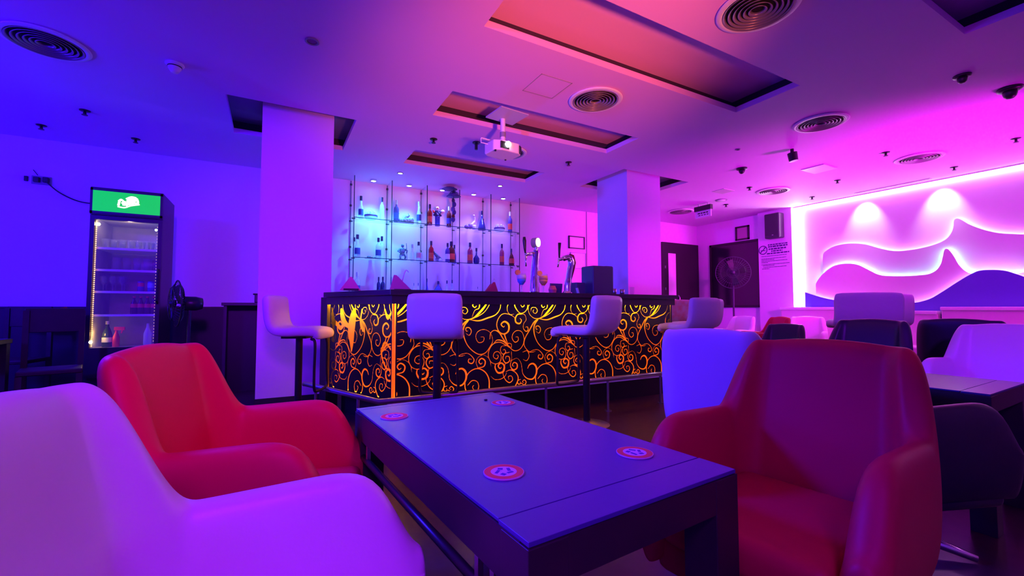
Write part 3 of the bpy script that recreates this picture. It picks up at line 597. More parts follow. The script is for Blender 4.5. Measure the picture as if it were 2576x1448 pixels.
for x in PXS:
    for z in (2.36, 1.76):
        cl.box((x, SY0+.05, z-.012), (.05, .018, .016)); cl.box((x, SY1-.05, z-.012), (.05, .018, .016))
    for z in (2.93, 2.6, 1.95): cl.box((x, SY1-.01, z), (.03, .02, .03))
SW(cl, 'clamps', BLKMET)
tag(obj('back_counter', B().bb((.75, 6.55, 0), (4.1, 7.13, .98)), DARK), 'dark cabinet under the glass shelf unit, hidden behind the bar', 'cabinet')
LB = emit('shelf lamp lens', (.5, .9, 1), 28)
for i, (px, py) in enumerate([(936, 454), (1029, 465), (1110, 474), (1189, 485), (1262, 494)]):
    x = (PXS[i]+PXS[i+1])/2+.02
    t = thing('shelf_lamp', ['lit lamp over the leftmost bay of the bottle shelves', 'lit lamp over the second bay of the bottle shelves', 'lit lamp over the middle bay of the bottle shelves', 'lit lamp over the fourth bay of the bottle shelves', 'lit lamp over the rightmost bay of the bottle shelves'][i], 'lamp', (x, 6.93, H), 0, 'lamps over the glass shelves')
    obj('housing', B().lathe([(.05, 0), (.05, -.02), (.038, -.028), (.034, -.02)], n=24), CHROME, t, True)
    obj('lens', B().lathe([(1e-4, -.024), (.036, -.024)], n=20), LB, t)
SYB = 6.93
amb = mat('amber liquor', (.35, .03, .02), .15, em=None); redl = mat('red liquor', (.45, .01, .03), .15); dkb = mat('dark blue glass', (.03, .03, .18), .12)
vio = mat('violet glass', (.1, .06, .35), .15); brn = mat('brown glass', (.12, .02, .02), .15); capd = mat('dark cap', (.03, .02, .10), .3); capw = mat('pale cap', (.6, .65, .75), .35)
labw = mat('white label', (.75, .72, .8), .6); labr = mat('red label', (.75, .08, .06), .6); labb = mat('blue label', (.05, .05, .35), .6)
def P4(x): return 840+x/4.525
def shelf_bottle(zx, top, bx, w, label, m, style='std', capm=capd, lab=None, group=None, dy=0):
    """zx: place along the shelf; top/base heights as seen, in the enlarged view; w: body width there"""
    base = {0: 2.366, 1: 1.766, 2: 1.201}[bx]
    px = P4(zx); p = at(px, 420+top/4.525, Y=SYB); h = p.z-base; depth = (p-CAM).dot(_F); r = w/4.525/FPX*depth/2
    if style == 'std': prof = [(r, 0), (r, h*.58), (r*.85, h*.66), (r*.36, h*.74), (r*.34, h*.92)]
    elif style == 'flask': prof = [(r, 0), (r*1.0, h*.12), (r*.72, h*.34), (r*.28, h*.62), (r*.22, h*.9)]
    elif style == 'round': prof = [(r*.7, 0), (r, h*.12), (r*1.0, h*.35), (r*.5, h*.5), (r*.25, h*.58), (r*.25, h*.92)]
    elif style == 'slim': prof = [(r, 0), (r, h*.45), (r*.5, h*.62), (r*.4, h*.92)]
    elif style == 'low': prof = [(r, 0), (r, h*.4), (r*.6, h*.62), (r*.2, h*.72), (r*.2, h*.85)]
    return bottle('liquor_bottle', prof, m, label, 'bottle', (p.x, SYB+dy, base), group or ['bottles on the upper glass shelf', 'bottles on the middle glass shelf', 'bottles on the lowest glass shelf'][bx], capm, (h*.80, h), lab, (h*.15, h*.42), 16)
shelf_bottle(310, 330, 0, 55, 'clear bottle with dark cap and blue pattern, leftmost on the upper glass shelf', CLEAR, 'slim', capd, labb)
shelf_bottle(550, 345, 0, 50, 'clear bottle with dark cap right of the upper left crown bowl', CLEAR, 'std', capd)
shelf_bottle(712, 378, 0, 58, 'dark blue patterned bottle left of the dragon ornament', vio, 'std', capw, labb)
shelf_bottle(970, 395, 0, 52, 'clear bottle with silver neck right of the dragon ornament', CLEAR, 'slim', capw, labb)
shelf_bottle(1093, 425, 0, 55, 'amber red bottle with dark cap left of the flower vase', amb, 'std', capd, labr)
shelf_bottle(1310, 450, 0, 54, 'dark brown bottle with pale cap right of the flower vase', brn, 'std', capw, labb)
shelf_bottle(1685, 500, 0, 88, 'wide-based dark flask bottle with long neck on the upper shelf', dkb, 'flask', capd)
shelf_bottle(2005, 510, 0, 50, 'dark bottle with red label, rightmost on the upper glass shelf', vio, 'std', capw, labr)
shelf_bottle(245, 790, 1, 40, 'clear bottle at the left end of the middle glass shelf, rear of a pair', CLEAR, 'slim', capd, dy=.09)
shelf_bottle(270, 768, 1, 62, 'clear bottle with blue emblem at the left end of the middle glass shelf', CLEAR, 'slim', capd, labb)
shelf_bottle(508, 805, 1, 62, 'clear bottle with square dark label left of a taller clear one', CLEAR, 'std', capd, labb)
shelf_bottle(560, 780, 1, 62, 'tall clear bottle at the right of the leftmost middle bay', CLEAR, 'std', capd, dy=.08)
shelf_bottle(910, 872, 1, 42, 'small clear bottle right of the armoured figurine', CLEAR, 'slim', capw, dy=.08)
shelf_bottle(965, 850, 1, 52, 'clear bottle with pink label right of the armoured figurine', CLEAR, 'slim', capd, mat('pink label', (.7, .25, .4), .6))
shelf_bottle(1108, 842, 1, 58, 'red decanter bottle with ring handle in the middle bay', redl, 'std', capd, labr)
shelf_bottle(1280, 870, 1, 52, 'slim dark bottle with white foot left of the fat red bottle', vio, 'std', capd, labw, dy=-.06)
shelf_bottle(1338, 848, 1, 80, 'fat dark red bottle with bright red label in the middle bay', brn, 'std', capd, labr)
shelf_bottle(1397, 878, 1, 40, 'slim violet bottle right of the fat red bottle', vio, 'slim', capd, dy=.10)
shelf_bottle(1550, 860, 1, 62, 'reddish bottle with round cap in the fourth middle bay', mat('rose liquor', (.35, .03, .12), .2), 'std', capd, labr)
shelf_bottle(1622, 922, 1, 70, 'black round-bodied bottle with long neck in the fourth middle bay', dkb, 'round', capd)
shelf_bottle(1912, 875, 1, 52, 'tall red bottle in the rightmost middle bay', mat('rose liquor', (.35, .03, .12), .2), 'std', capd, labr)
shelf_bottle(2022, 930, 1, 60, 'squat brown bottle with black cap, rightmost on the middle shelf', brn, 'low', capd, labr)
shelf_bottle(268, 1195, 2, 62, 'clear decanter with blue tag on the lowest shelf, far left', CLEAR, 'std', capw, labb)
shelf_bottle(510, 1250, 2, 42, 'small dark bottle, left one of a pair on the lowest shelf', dkb, 'std', capd)
shelf_bottle(558, 1248, 2, 50, 'small dark bottle, right one of a pair on the lowest shelf', dkb, 'std', capd)
shelf_bottle(662, 1250, 2, 38, 'pale small bottle behind the curled straw napkins', CLEAR, 'slim', capw)
shelf_bottle(910, 1320, 2, 26, 'tiny dark cap bottle, left one of a tiny pair under the second bay', CLEAR, 'low', capd)
shelf_bottle(960, 1318, 2, 26, 'tiny dark cap bottle, right one of a tiny pair under the second bay', CLEAR, 'low', capd)
shelf_bottle(1060, 1268, 2, 44, 'violet bottle standing at the upright between second and third bay', vio, 'flask', capd)
shelf_bottle(1188, 1298, 2, 92, 'squat wide violet flask on the lowest shelf in the middle bay', vio, 'low', capd)
shelf_bottle(1287, 1290, 2, 34, 'small pale bottle with dark cap, left one of a pair in the middle bay', CLEAR, 'std', capd)
shelf_bottle(1346, 1284, 2, 36, 'small pale bottle with dark cap, right one of a pair in the middle bay', CLEAR, 'std', capd)
shelf_bottle(1636, 1362, 2, 26, 'tiny dark topped jar on the lowest shelf in the fourth bay', CLEAR, 'low', capd)
# crown bowls
def crown(label, zx, base):
    p = at(P4(zx), 420+500/4.525, Y=SYB); t = thing('crown_bowl', label, 'glass bowl', (p.x, SYB, base), 0, 'glass crown bowls on the upper shelf')
    obj('bowl', B().lathe([(1e-4, .0), (.07, .0), (.092, .03), (.095, .05), (.09, .05), (.08, .02), (1e-4, .01)], n=24), CLEAR, t, True)
    obj('purple_band', B().lathe([(.094, .045), (.1, .05), (.1, .07), (.094, .075), (.088, .06)], n=24, closed=True), mat('purple band', (.12, .04, .3), .4), t, True)
    sp = B()
    for k in range(8):
        a = 2*PI*k/8; sp.tube([(.085*math.cos(a), .085*math.sin(a), .07), (.07*math.cos(a), .07*math.sin(a), .11), (.03*math.cos(a), .03*math.sin(a), .14 - .02*(k % 2))], [.010, .012, .005], 8)
    obj('crown_points', sp, CLEAR, t, True); obj('foot', B().lathe([(1e-4, 0), (.05, 0), (.05, .003), (1e-4, .003)], n=20), CLEAR, t)
crown('glass crown bowl with purple band in the leftmost upper bay', 422, 2.366)
crown('glass crown bowl with purple band in the rightmost upper bay', 1885, 2.366)
# dragon / ship ornament
p = at(P4(815), 500, Y=SYB); t = thing('dragon_ornament', 'dark blue and white reclining ornament in the second upper bay', 'ornament', (p.x, SYB, 2.366))
ORN = mat('dark porcelain', (.06, .05, .25), .3, noise=(40, (.5, .5, .7)))
obj('body', B().ball((.03, 0, .045), .05, 14, (1.6, .8, .9)).ball((.10, 0, .05), .05, 14, (.8, .8, 1)).ball((-.07, 0, .035), .035, 12, (1.3, .9, 1)), ORN, t, True)
obj('neck', B().tube(catmull([(.0, 0, .06), (.03, 0, .11), (.06, 0, .13), (.05, 0, .16)], 5), [.03]*6+[.02]*5+[.008]*5, 10), ORN, t, True)
obj('tail', B().tube(catmull([(-.08, 0, .04), (-.12, 0, .07), (-.125, 0, .12), (-.10, 0, .15)], 5), [.024]*8+[.01]*8, 10), ORN, t, True); obj('foot', B().box((0, 0, .006), (.27, .08, .012)), ORN, t)
p = at(P4(1180), 520, Y=SYB); t = thing('flower_vase', 'blue cylinder vase with pale and red flowers on the upper shelf', 'vase', (p.x, SYB, 2.366))
obj('vase', B().lathe([(1e-4, 0), (.04, 0), (.042, .15), (.045, .16), (.04, .16), (.036, .01), (1e-4, .01)], n=20), mat('blue vase', (.05, .06, .5), .25), t, True)
fl = B(); 
for x, y, z in [(-.01, -.02, .29), (.06, 0, .23), (.09, -.01, .25)]: fl.ball((x, y, z), .032, 12, (1, .6, 1))
obj('pale_flowers', fl, mat('pale petals', (.9, .75, .65), .6), t, True); obj('red_flowers', B().ball((-.06, 0, .23), .022).ball((-.01, -.045, .292), .012).ball((-.07, 0, .25), .015), mat('red petals', (.8, .05, .05), .6), t, True)
lf = B()
for k in range(12): a = k*.52; lf.ball((.05*math.cos(a), .03*math.sin(a), .18+.03*(k % 3)), .022, 8, (1.3, .7, .8)); lf.tube([(0, 0, .12), (.05*math.cos(a), .03*math.sin(a), .19)], .003, 5)
obj('foliage', lf, mat('dark leaves', (.04, .05, .2), .6), t, True)
# hanging ornament string
t = thing('hanging_ornament', 'string of paper umbrellas and fruit hanging over the shelves', 'hanging ornament', (2.58, 6.68, 0))
HB = mat('hanging blue', (.05, .03, .25), .5)
obj('paper_umbrella', B().lathe([(.12, 2.83), (.06, 2.875), (1e-4, 2.90)], n=16), HB, t, True); obj('paper_umbrella', B().lathe([(.13, 2.94), (.07, 2.97), (1e-4, 2.985)], (-.07, 0, 0), 10), HB, t)
lf = B()
for k in range(8): a = k*PI/4; lf.prism([(0, 0, 2.93), (.05*math.cos(a-.3), .05*math.sin(a-.3), 2.90), (.10*math.cos(a), .10*math.sin(a), 2.87), (.05*math.cos(a+.3), .05*math.sin(a+.3), 2.90)], (0, 0, .004))
obj('leaf_tuft', lf, HB, t)
obj('string', B().tube([(0, 0, 2.99), (0, 0, 2.40)], .004, 6), BLACK, t)
for z, r, m in [(2.76, .028, capd), (2.70, .034, HB), (2.62, .036, vio), (2.57, .034, HB), (2.50, .03, brn), (2.45, .035, HB)]: obj('bauble', B().ball((.012*math.sin(z*40), 0, z), r, 12, (1, 1, 1.3)), m, t, True)
# fruit / shell sculpture, figurines
p = at(P4(1560), 530, Y=SYB); t = thing('figurine', 'violet sculpture with raised white arm in the fourth upper bay', 'figurine', (p.x, SYB, 2.366))
obj('body', B().ball((-.07, 0, .035), .045, 12, (1.2, .8, .8)).ball((-.01, 0, .05), .05, 12, (1, .8, 1)).ball((.04, 0, .06), .04, 12), mat('violet ceramic', (.2, .1, .35), .4), t, True)
obj('raised_arm', B().tube(catmull([(.0, 0, .07), (.05, 0, .11), (.075, 0, .17), (.06, 0, .23)], 5), [.024]*8+[.014]*8, 10).ball((.058, 0, .24), .02), mat('pale ceramic', (.75, .65, .75), .4), t, True); obj('pot', B().lathe([(1e-4, 0), (.03, 0), (.04, .07), (1e-4, .07)], (.05, -.02, 0), 16), mat('pot white', (.6, .6, .8), .4), t, True)
p = at(P4(783), 590, Y=SYB); t = thing('figurine', 'dark armoured warrior figurine with spear on the middle shelf', 'figurine', (p.x, SYB, 1.766))
DKP = mat('dark pewter', (.03, .03, .15), .3, noise=(50, (.25, .3, .5)))
obj('base', B().box((0, 0, .008), (.13, .09, .016)), DKP, t)
obj('body', B().ball((0, 0, .15), .045, 12, (1, .7, 1.2)).ball((0, 0, .10), .035, 12, (1, .7, 1)).ball((0, 0, .23), .026, 12).tube([(-.02, 0, .10), (-.035, 0, .05), (-.03, 0, .016)], [.02, .016, .014], 8).tube([(.02, 0, .10), (.05, 0, .06), (.04, 0, .016)], [.02, .016, .014], 8).tube([(-.04, 0, .18), (-.07, 0, .14), (-.03, -.02, .11)], [.018, .015, .01], 8).tube([(.04, 0, .18), (.075, 0, .15), (.06, -.02, .11)], [.018, .015, .01], 8), DKP, t, True)
obj('spear', B().tube([(.07, -.02, .02), (.055, -.02, .27)], .005, 6), DKP, t)
p = at(P4(430), 640, Y=SYB); t = thing('figurine', 'small flat dark reclining figurine on the middle shelf, leftmost bay', 'figurine', (p.x, SYB, 1.766)); obj('body', B().ball((-.04, 0, .02), .02, 12, (1.6, .8, 1)).ball((.03, 0, .014), .014, 12, (3, .9, 1)), DKP, t, True); obj('base', B().box((0, 0, .003), (.2, .05, .006)), DKP, t)
p = at(P4(1175), 645, Y=SYB); t = thing('cannon_ornament', 'dark sloping cannon ornament with white cloth in the middle bay', 'ornament', (p.x, SYB, 1.766)); obj('barrel', B().tube([(-.07, 0, .17), (.02, 0, .08), (.07, 0, .03)], [.02, .032, .03], 14), DKP, t, True); obj('wheel', B().tube([(.0, -.03, .04), (0, -.02, .04)], .04, 20), DKP, t); obj('cloth', B().ball((.05, -.03, .03), .03, 10, (1.2, .6, 1)), mat('pot white', (.6, .6, .8), .4), t, True)
# ================================================================== BACK WALL FRAMES, SPEAKER, SIGN
def frame_back(label, xa, xb, za, zb, fm, pm, w=.02):
    t = thing('picture_frame', label, 'picture', ((xa+xb)/2, Y1, (za+zb)/2)); a, c = (xb-xa)/2, (zb-za)/2
    obj('frame', B().bb((-a, -.03, -c), (-a+w, 0, c)).bb((a-w, -.03, -c), (a, 0, c)).bb((-a, -.03, c-w), (a, 0, c)).bb((-a, -.03, -c), (a, 0, -c+w)), fm, t)
    obj('paper', B().bb((-a+w, -.012, -c+w), (a-w, 0, c-w)), pm, t)
frame_back('black framed certificate on the back wall above the red beer tap', 5.23, 5.63, 2.21, 2.465, BLACK, mat('certificate paper', (.85, .75, .82), .5))
frame_back('faint paper notice on the back wall under the framed certificate', 5.27, 5.66, 1.81, 2.13, mat('faint edge', (.55, .45, .55), .6), mat('certificate paper', (.85, .75, .82), .5), .008)
t = thing('picture_frame', 'small square dark framed picture above the dark window', 'picture', (X1, 5.96, 2.66)); a = .16; c = .155; w = .035
obj('frame', B().bb((-.03, -a, -c), (0, -a+w, c)).bb((-.03, a-w, -c), (0, a, c)).bb((-.03, -a, c-w), (0, a, c)).bb((-.03, -a, -c), (0, a, -c+w)), DARK, t); obj('paper', B().bb((-.012, -a+w, -c+w), (0, a-w, c-w)), mat('violet paper', (.45, .2, .35), .5), t)
PX = 8.98
t = thing('loudspeaker', 'grey box loudspeaker high on the sign pillar', 'speaker', (PX, 5.14, 2.66))
obj('cabinet', B().box((-.10, 0, 0), (.18, .30, .50)), mat('speaker grey', (.05, .03, .07), .5), t, bevel=.02); obj('grille', B().box((-.192, 0, .02), (.008, .26, .42)), mat('speaker grille', (.035, .02, .05), .7, bump=(300, .3)), t); obj('badge', B().box((-.198, -.02, -.19), (.004, .03, .012)), STEEL, t); obj('wall_bracket', B().box((-.005, 0, 0), (.02, .12, .1)), BLACK, t)
t = thing('no_smoking_notice', 'no smoking notice with round symbol and lines of text on the pillar', 'sign', (PX, 5.22, 2.02))
INK = mat('sign ink', (.08, .01, .2), .6)
rr = .085; sym = B().tube([(-.004, .22+rr*math.cos(2*PI*k/28), .19+rr*math.sin(2*PI*k/28)) for k in range(29)], .009, 6)
sym.tube([(-.004, .22-.06, .19+.06), (-.004, .22+.06, .19-.06)], .008, 6); sym.box((-.004, .22, .18), (.004, .09, .016)); sym.tube([(-.004, .20, .20), (-.004, .185, .225), (-.004, .20, .245)], .005, 6)
obj('prohibition_symbol', sym, INK, t)
tx = B(); random.seed(3)
def line(y0, y1, z, h, gap=.012):
    y = y0
    while y > y1:
        wl = random.uniform(.02, .07); wl = min(wl, y-y1+.005); tx.box((-.003, y-wl/2, z), (.003, wl, h)); y -= wl+gap
for z, a, b_, h in [(.285, .115, -.27, .024), (.245, .11, -.27, .030), (.195, .10, -.24, .030), (.15, .05, -.17, .026), (.105, .14, -.3, .026)]: line(a, b_, z, h)
obj('text_heading', tx, INK, t); tx = B()
for z, a, b_ in [(.055, .26, -.25), (.005, .26, -.24), (-.02, .26, .0), (-.05, .26, -.26), (-.075, .26, .12), (-.115, .26, -.30), (-.14, .23, .0), (-.175, .22, -.24), (-.205, .25, .1)]: line(a, b_, z, .010, .006)
obj('text_paragraph', tx, INK, t)

# ================================================================== WAVE WALL
def wz(x, y, X): q = at(1960+x/3.148, 360+y/3.148, X=X); return (q.y, q.z)
W1 = [(345,900),(355,865),(420,822),(500,800),(580,793),(680,800),(780,828),(880,850),(960,853),(1060,842),(1160,822),(1250,795),(1320,760),(1362,710),(1380,660),(1384,612),(1408,595),(1440,605),(1500,640),(1580,672),(1660,695),(1750,712),(1850,718),(1960,720),(2150,700),(2400,600)]
W2 = [(290,1110),(330,1050),(400,990),(460,962),(540,952),(620,962),(700,1000),(780,1038),(860,1050),(1000,1051),(1140,1042),(1200,1030),(1250,1000),(1280,955),(1295,900),(1307,848),(1325,835),(1348,850),(1385,900),(1420,960),(1470,1010),(1530,1035),(1650,1060),(1800,1050),(1940,1020),(2150,980),(2400,960)]
W3 = [(205,1180),(300,1210),(400,1235),(500,1248),(700,1262),(900,1270),(1000,1268),(1100,1258),(1200,1228),(1300,1170),(1400,1105),(1500,1045),(1580,1010),(1680,1002),(1780,1008),(1860,1030),(1940,1058),(2150,1150),(2400,1250)]
def wave(label, pts, X, zb, m, led, name='wave_panel', zcut=None):
    q = catmull([wz(x, y, X) for x, y in pts], 5)
    ymax, ymin = q[0][0], q[-1][0]
    t = thing(name, label, 'wall panel', (X, (ymax+ymin)/2, zb), 0, 'layered wave panels on the glowing wall'); c = (ymax+ymin)/2
    zbot = (lambda y: zb) if zcut is None else zcut
    top = [(0, y-c, z-zb) for y, z in q]; bot = [(0, y-c, min(zbot(y), z-.03)-zb) for y, z in q[::-1]]
    # build the sheet as quads so concave outlines fill properly
    b = B(); n = len(q); vs = top + bot[::-1]; vs2 = [(x+.03, y, z) for x, y, z in vs]
    fs = [(i, i+1, n+i+1, n+i) for i in range(n-1)]; fs2 = [tuple(2*n+k for k in f[::-1]) for f in fs]
    side = [(i+1, i, 2*n+i, 2*n+i+1) for i in range(n-1)] + [(n+i, n+i+1, 3*n+i+1, 3*n+i) for i in range(n-1)] + [(0, n, 3*n, 2*n), (n-1, 2*n-1, 4*n-1, 3*n-1)]
    b.add(vs+vs2, fs+fs2+side); obj('sheet', b, m, t)
    obj('spacer', B().bb((.03, .3, .1), (9.085-X, .34, .3)).bb((.03, -.6, .1), (9.085-X, -.56, .3)).bb((.03, -1.5, .1), (9.085-X, -1.46, .3)), WHITEP, t)
    s_ = [(.042, y, z-.022) for x, y, z in top[::2]]
    obj('led_strip', B().tube(s_, .006, 4), led, t)
    return t
LEDW = emit('led white pink', (1, .38, 1), 30); LEDC = emit('led cyan white', (.20, .85, .95), 34); LEDW2 = emit('led pink white', (1, .38, 1), 32)
PNL = mat('wave panel white', (.8, .8, .8), .55)
wave('upper wave panel with a tall peak on the right wall', W1, 9.015, 1.45, PNL, LEDW)
wave('middle pink wave panel with a narrow peak on the right wall', W2, 8.95, 1.10, mat('wave panel pink', (.8, .6, .75), .55), LEDC)
wave('lowest dark blue wave panel with a broad hump on the right wall', W3, 8.88, .02, mat('wave panel blue', (.12, .08, .6), .5), LEDW2)
# cove light along the ceiling and the vertical one at the pillar
t = thing('cove_light', 'bright white light line along the top of the wave wall', 'cove light', (9.05, 1.0, 2.97))
obj('diffuser', B().bb((-.012, -3.9, -.02), (.03, 3.84, .01)), emit('cove pinkwhite', (1, .30, 1), 18), t)
obj('channel', B().bb((-.02, -3.9, .01), (.04, 3.84, .028)), WHITEP, t)
t = thing('cove_light', 'bright vertical light strip between the sign pillar and the wave panels', 'cove light', (9.07, 4.80, 0))
obj('diffuser', B().bb((-.012, -.02, 1.05), (.015, .03, 2.95)), emit('cove vertical', (1, .75, 1), 60), t); obj('channel', B().bb((.012, -.03, 1.0), (.028, .04, 2.96)), WHITEP, t)

# ================================================================== BOOTH SEATS
def booth(label, ya, yb, zt, xf=8.45):
    t = thing('booth_sofa', label, 'sofa', (8.7, (ya+yb)/2, 0), 0, 'booth sofas along the wave wall'); h = (yb-ya)/2
    BM = mat('booth leather', (.8, .55, .7), .45)
    obj('base', B().bb((-.35, -h, 0), (.12, h, .30)), DARK, t); obj('seat_cushion', B().bb((-.42, -h, .30), (.0, h, .44)), BM, t, bevel=.03)
    obj('backrest', B().bb((-.02, -h, .40), (.13, h, zt)), BM, t, bevel=.025)
    obj('top_ledge', B().bb((-.05, -h, zt-.02), (.16, h, zt+.03)), mat('ledge pale', (.85, .8, .85), .4), t, bevel=.008)
booth('pale booth sofa at the far end of the wave wall, beside the pillar', 3.55, 4.95, .99)
booth('long pale booth sofa along the near part of the wave wall', -.6, 2.62, .99)
booth('lower middle booth sofa between the two taller ones', 2.66, 3.5, .93)

# ================================================================== SEATING
def tub_chair(name, label, m, loc, rz, W_=.60, D_=.56, ha=.68, hb=.90, back_w=.5):
    """tub armchair facing +Y: one shell (arms and back), seat cushion, skirt, chrome pedestal"""
    t = thing(name, label, 'armchair', loc, rz, None)
    hw, r = W_/2, .15; yb, yf = -D_/2, D_/2
    plan = []   # (x, y, nx, ny, h, frontness)
    ns = 7
    def hb_of(u): return ha + (hb-ha)*smooth01(u)
    for i in range(ns):
        f = i/(ns-1); y = yf + (yb+r-yf)*f
        d = yf-y; h = ha + .0*f
        if d < .16: h = ha - .17*(1-math.sqrt(max(0, 1-(1-d/.16)**2)))
        h += .015*math.sin(PI*f)*0 - .02*f
        plan.append([hw, y, 1, 0, h, d])
    nc = 13
    for i in range(1, nc):
        a = (PI/2)*i/nc; plan.append([hw-r+r*math.cos(a), yb+r-r*math.sin(a), math.cos(a), -math.sin(a), (ha-.02)+(hb-.012-ha+.02)*smooth01((i-1.0)/(nc*.55)), 1])
    nb = 7; xr = hw-r
    half = plan[:]
    for i in range(nb+1):
        x = xr-2*xr*i/nb; plan.append([x, yb, 0, -1, hb-.010*(abs(x)/xr)**2, 1])
    for p in half[::-1]: plan.append([-p[0], p[1], -p[2], p[3], p[4], p[5]])
    secs = []
    for x, y, nx, ny, h, d in plan:
        th = .085; lean = max(0, -ny)
        endf = 1 if d > .05 else (.55+.45*d/.05)
        def P(o, z):
            k = (z-.42)
            yy = y - lean*max(0, k)*.20
            return (x+nx*o, yy+ny*o, z)
        z0 = .27
        s = [P(-.045, z0), P(-.008, .36), P(.0, .48), P(.0, h-.10 if h > .6 else h-.06), P(-.004, h-.035), P(-.018, h-.008), P(-.04, h), P(-.064, h-.010), P(-.078, h-.04), P(-.084, h-.12 if h > .62 else h-.07), P(-.088, .46), P(-.088, .34), P(-.085, z0)]
        secs.append(s)
    # rounded closing sections at the two arm fronts
    def shrink(s, f, dy, dz=0):
        c = [sum(q[i] for q in s)/len(s) for i in range(3)]
        return [(c[0]+(q[0]-c[0])*f, q[1]+dy, q[2] if q[2] < .5 else q[2]-dz) for q in s]
    secs = [shrink(secs[0], .45, .035, .03), shrink(secs[0], .8, .022, .01)] + secs + [shrink(secs[-1], .8, .022, .01), shrink(secs[-1], .45, .035, .03)]
    b = B(); n = len(secs[0]); vs = [q for s in secs for q in s]
    fs = [(i*n+k, i*n+(k+1) % n, (i+1)*n+(k+1) % n, (i+1)*n+k) for i in range(len(secs)-1) for k in range(n)]
    fs += [tuple(range(n))[::-1], tuple((len(secs)-1)*n+k for k in range(n))]
    b.add(vs, fs); obj('shell', b, m, t, True, sub=2)
    iw = hw-.09
    obj('seat_cushion', B().bb((-iw, yb+.10, .34), (iw, yf+.03, .45)), m, t, True, bevel=.035)
    obj('seat_base', B().bb((-hw+.05, yb+.06, .24), (hw-.05, yf-.01, .345)), m, t, True, bevel=.03)
    sm = B()
    for sx in (1, -1): sm.tube(catmull([(sx*(hw-.087), yb+.12, .46), (sx*(hw-.086), yb+.11, .55), (sx*(hw-.082), yb+.10, .64), (sx*(hw-.082), yb+.10, .665)], 4), .0025, 5)
    obj('seam', sm, m, t)
    obj('pedestal', B().cyl((0, 0, .03), .028, .22), CHROME, t, 'auto')
    for k in range(4):
        a = PI/4+k*PI/2; obj('base_foot', B().tube([(0, 0, .055), (.13*math.cos(a), .13*math.sin(a), .05), (.27*math.cos(a), .27*math.sin(a), .018)], [.024, .02, .014], 10), CHROME, t, True)
    return t
R_ = math.radians
def F(deg): return R_(deg-90)   # facing direction measured from +X
ch = tub_chair('tub_armchair', 'white leather tub armchair in the left foreground', LW, (.0, .70, 0), F(-4))
ch.scale = (1, .90, 1)
def chair(label, col, x, y, f, s=1.0, group=None, dy=1.0):
    mats = {'white leather': {'w': LW, 'r': LR, 'n': LN}[col]}
    return dup(ch, label, (x, y, 0), F(f), group, (s, s*dy, s), mats if col != 'w' else None)
chair('red leather tub armchair on the left, behind the big white one', 'r', -.02, 1.53, -16, dy=.88)
chair('dark red leather tub armchair filling the right foreground', 'r', 1.30, .74, 187)
chair('white tub armchair seen from behind, lit blue, left of the big dark red one', 'w', 2.29, 1.63, 22)
chair('navy tub armchair partly hidden behind the big dark red one', 'n', 2.34, .90, -20, .96)
chair('white tub armchair behind the second table at the right edge', 'w', 4.02, .98, 180)
chair('navy tub armchair with wide back, in front of the fabric bar chair', 'n', 3.98, 1.72, 180, 1.02)
chair('navy tub armchair between the wide navy one and the right edge', 'n', 4.90, 1.28, 0, 1.03)
chair('red tub armchair far back near the booth sofas', 'r', 6.3, 3.9, 150, .98)
chair('small navy tub armchair just in front of the far red one', 'n', 5.45, 3.18, 185, .9)
chair('white tub armchair far back beside the red one, near the pillar', 'w', 7.4, 3.85, 200, .97)
chair('white tub armchair farthest back, left of the red one', 'w', 6.9, 4.78, 170, .97)

def lounge_table(label, loc, rz, w=.602, l=1.14, z=.62):
    t = thing('lounge_table', label, 'table', loc, rz, 'rectangular lounge tables'); TM = mat('table laminate', (.06, .05, .24), .30, bump=(40, .02), spec=.4); a, c = w/2, l/2
    obj('tabletop', B().bb((-a+.004, -c+.10, z-.007), (a-.004, c-.035, z)), TM, t, bevel=.001)
    obj('end_board', B().bb((-a+.002, -c+.002, z-.009), (a-.002, -c+.097, z)), TM, t, bevel=.001); obj('end_board', B().bb((-a+.002, c-.032, z-.009), (a-.002, c-.002, z)), TM, t, bevel=.001)
    obj('support_board', B().bb((-a+.03, -c+.03, z-.025), (a-.03, c-.03, z-.010)), DARK, t)
    for s in (-1, 1):
        obj('side_apron', B().bb((s*a-.026*s, -c+.026, z-.10), (s*a, c-.026, z-.008)), DARK, t)
        obj('end_apron', B().bb((-a, s*c-.026*s, z-.085), (a, s*c, z-.010)), DARK, t)
        obj('side_tube', B().tube([(s*(a-.01), -c+.06, z-.16), (s*(a-.01), c-.06, z-.16)], .011, 10), BLKMET, t, True)
        for sy in (-1, 1): obj('leg', B().bb((s*a-s*.085, sy*c-sy*.085, 0), (s*a+s*.001, sy*c+sy*.001, z-.0105)), DARK, t, bevel=.002)
        for yy in (-c+.12, -c+.18, c-.15): obj('bracket', B().bb((s*(a-.012)-.006, yy, z-.17), (s*(a-.012)+.006, yy+.015, z-.09)), STEEL, t)
    return t
TA = R_(4.2)
tb = lounge_table('dark glossy lounge table with four coasters in the foreground', (.631, 1.213, 0), TA)
lb2 = dup(tb, 'dark lounge table at the right edge behind the navy armchair', (3.07, 1.27, 0), R_(2))
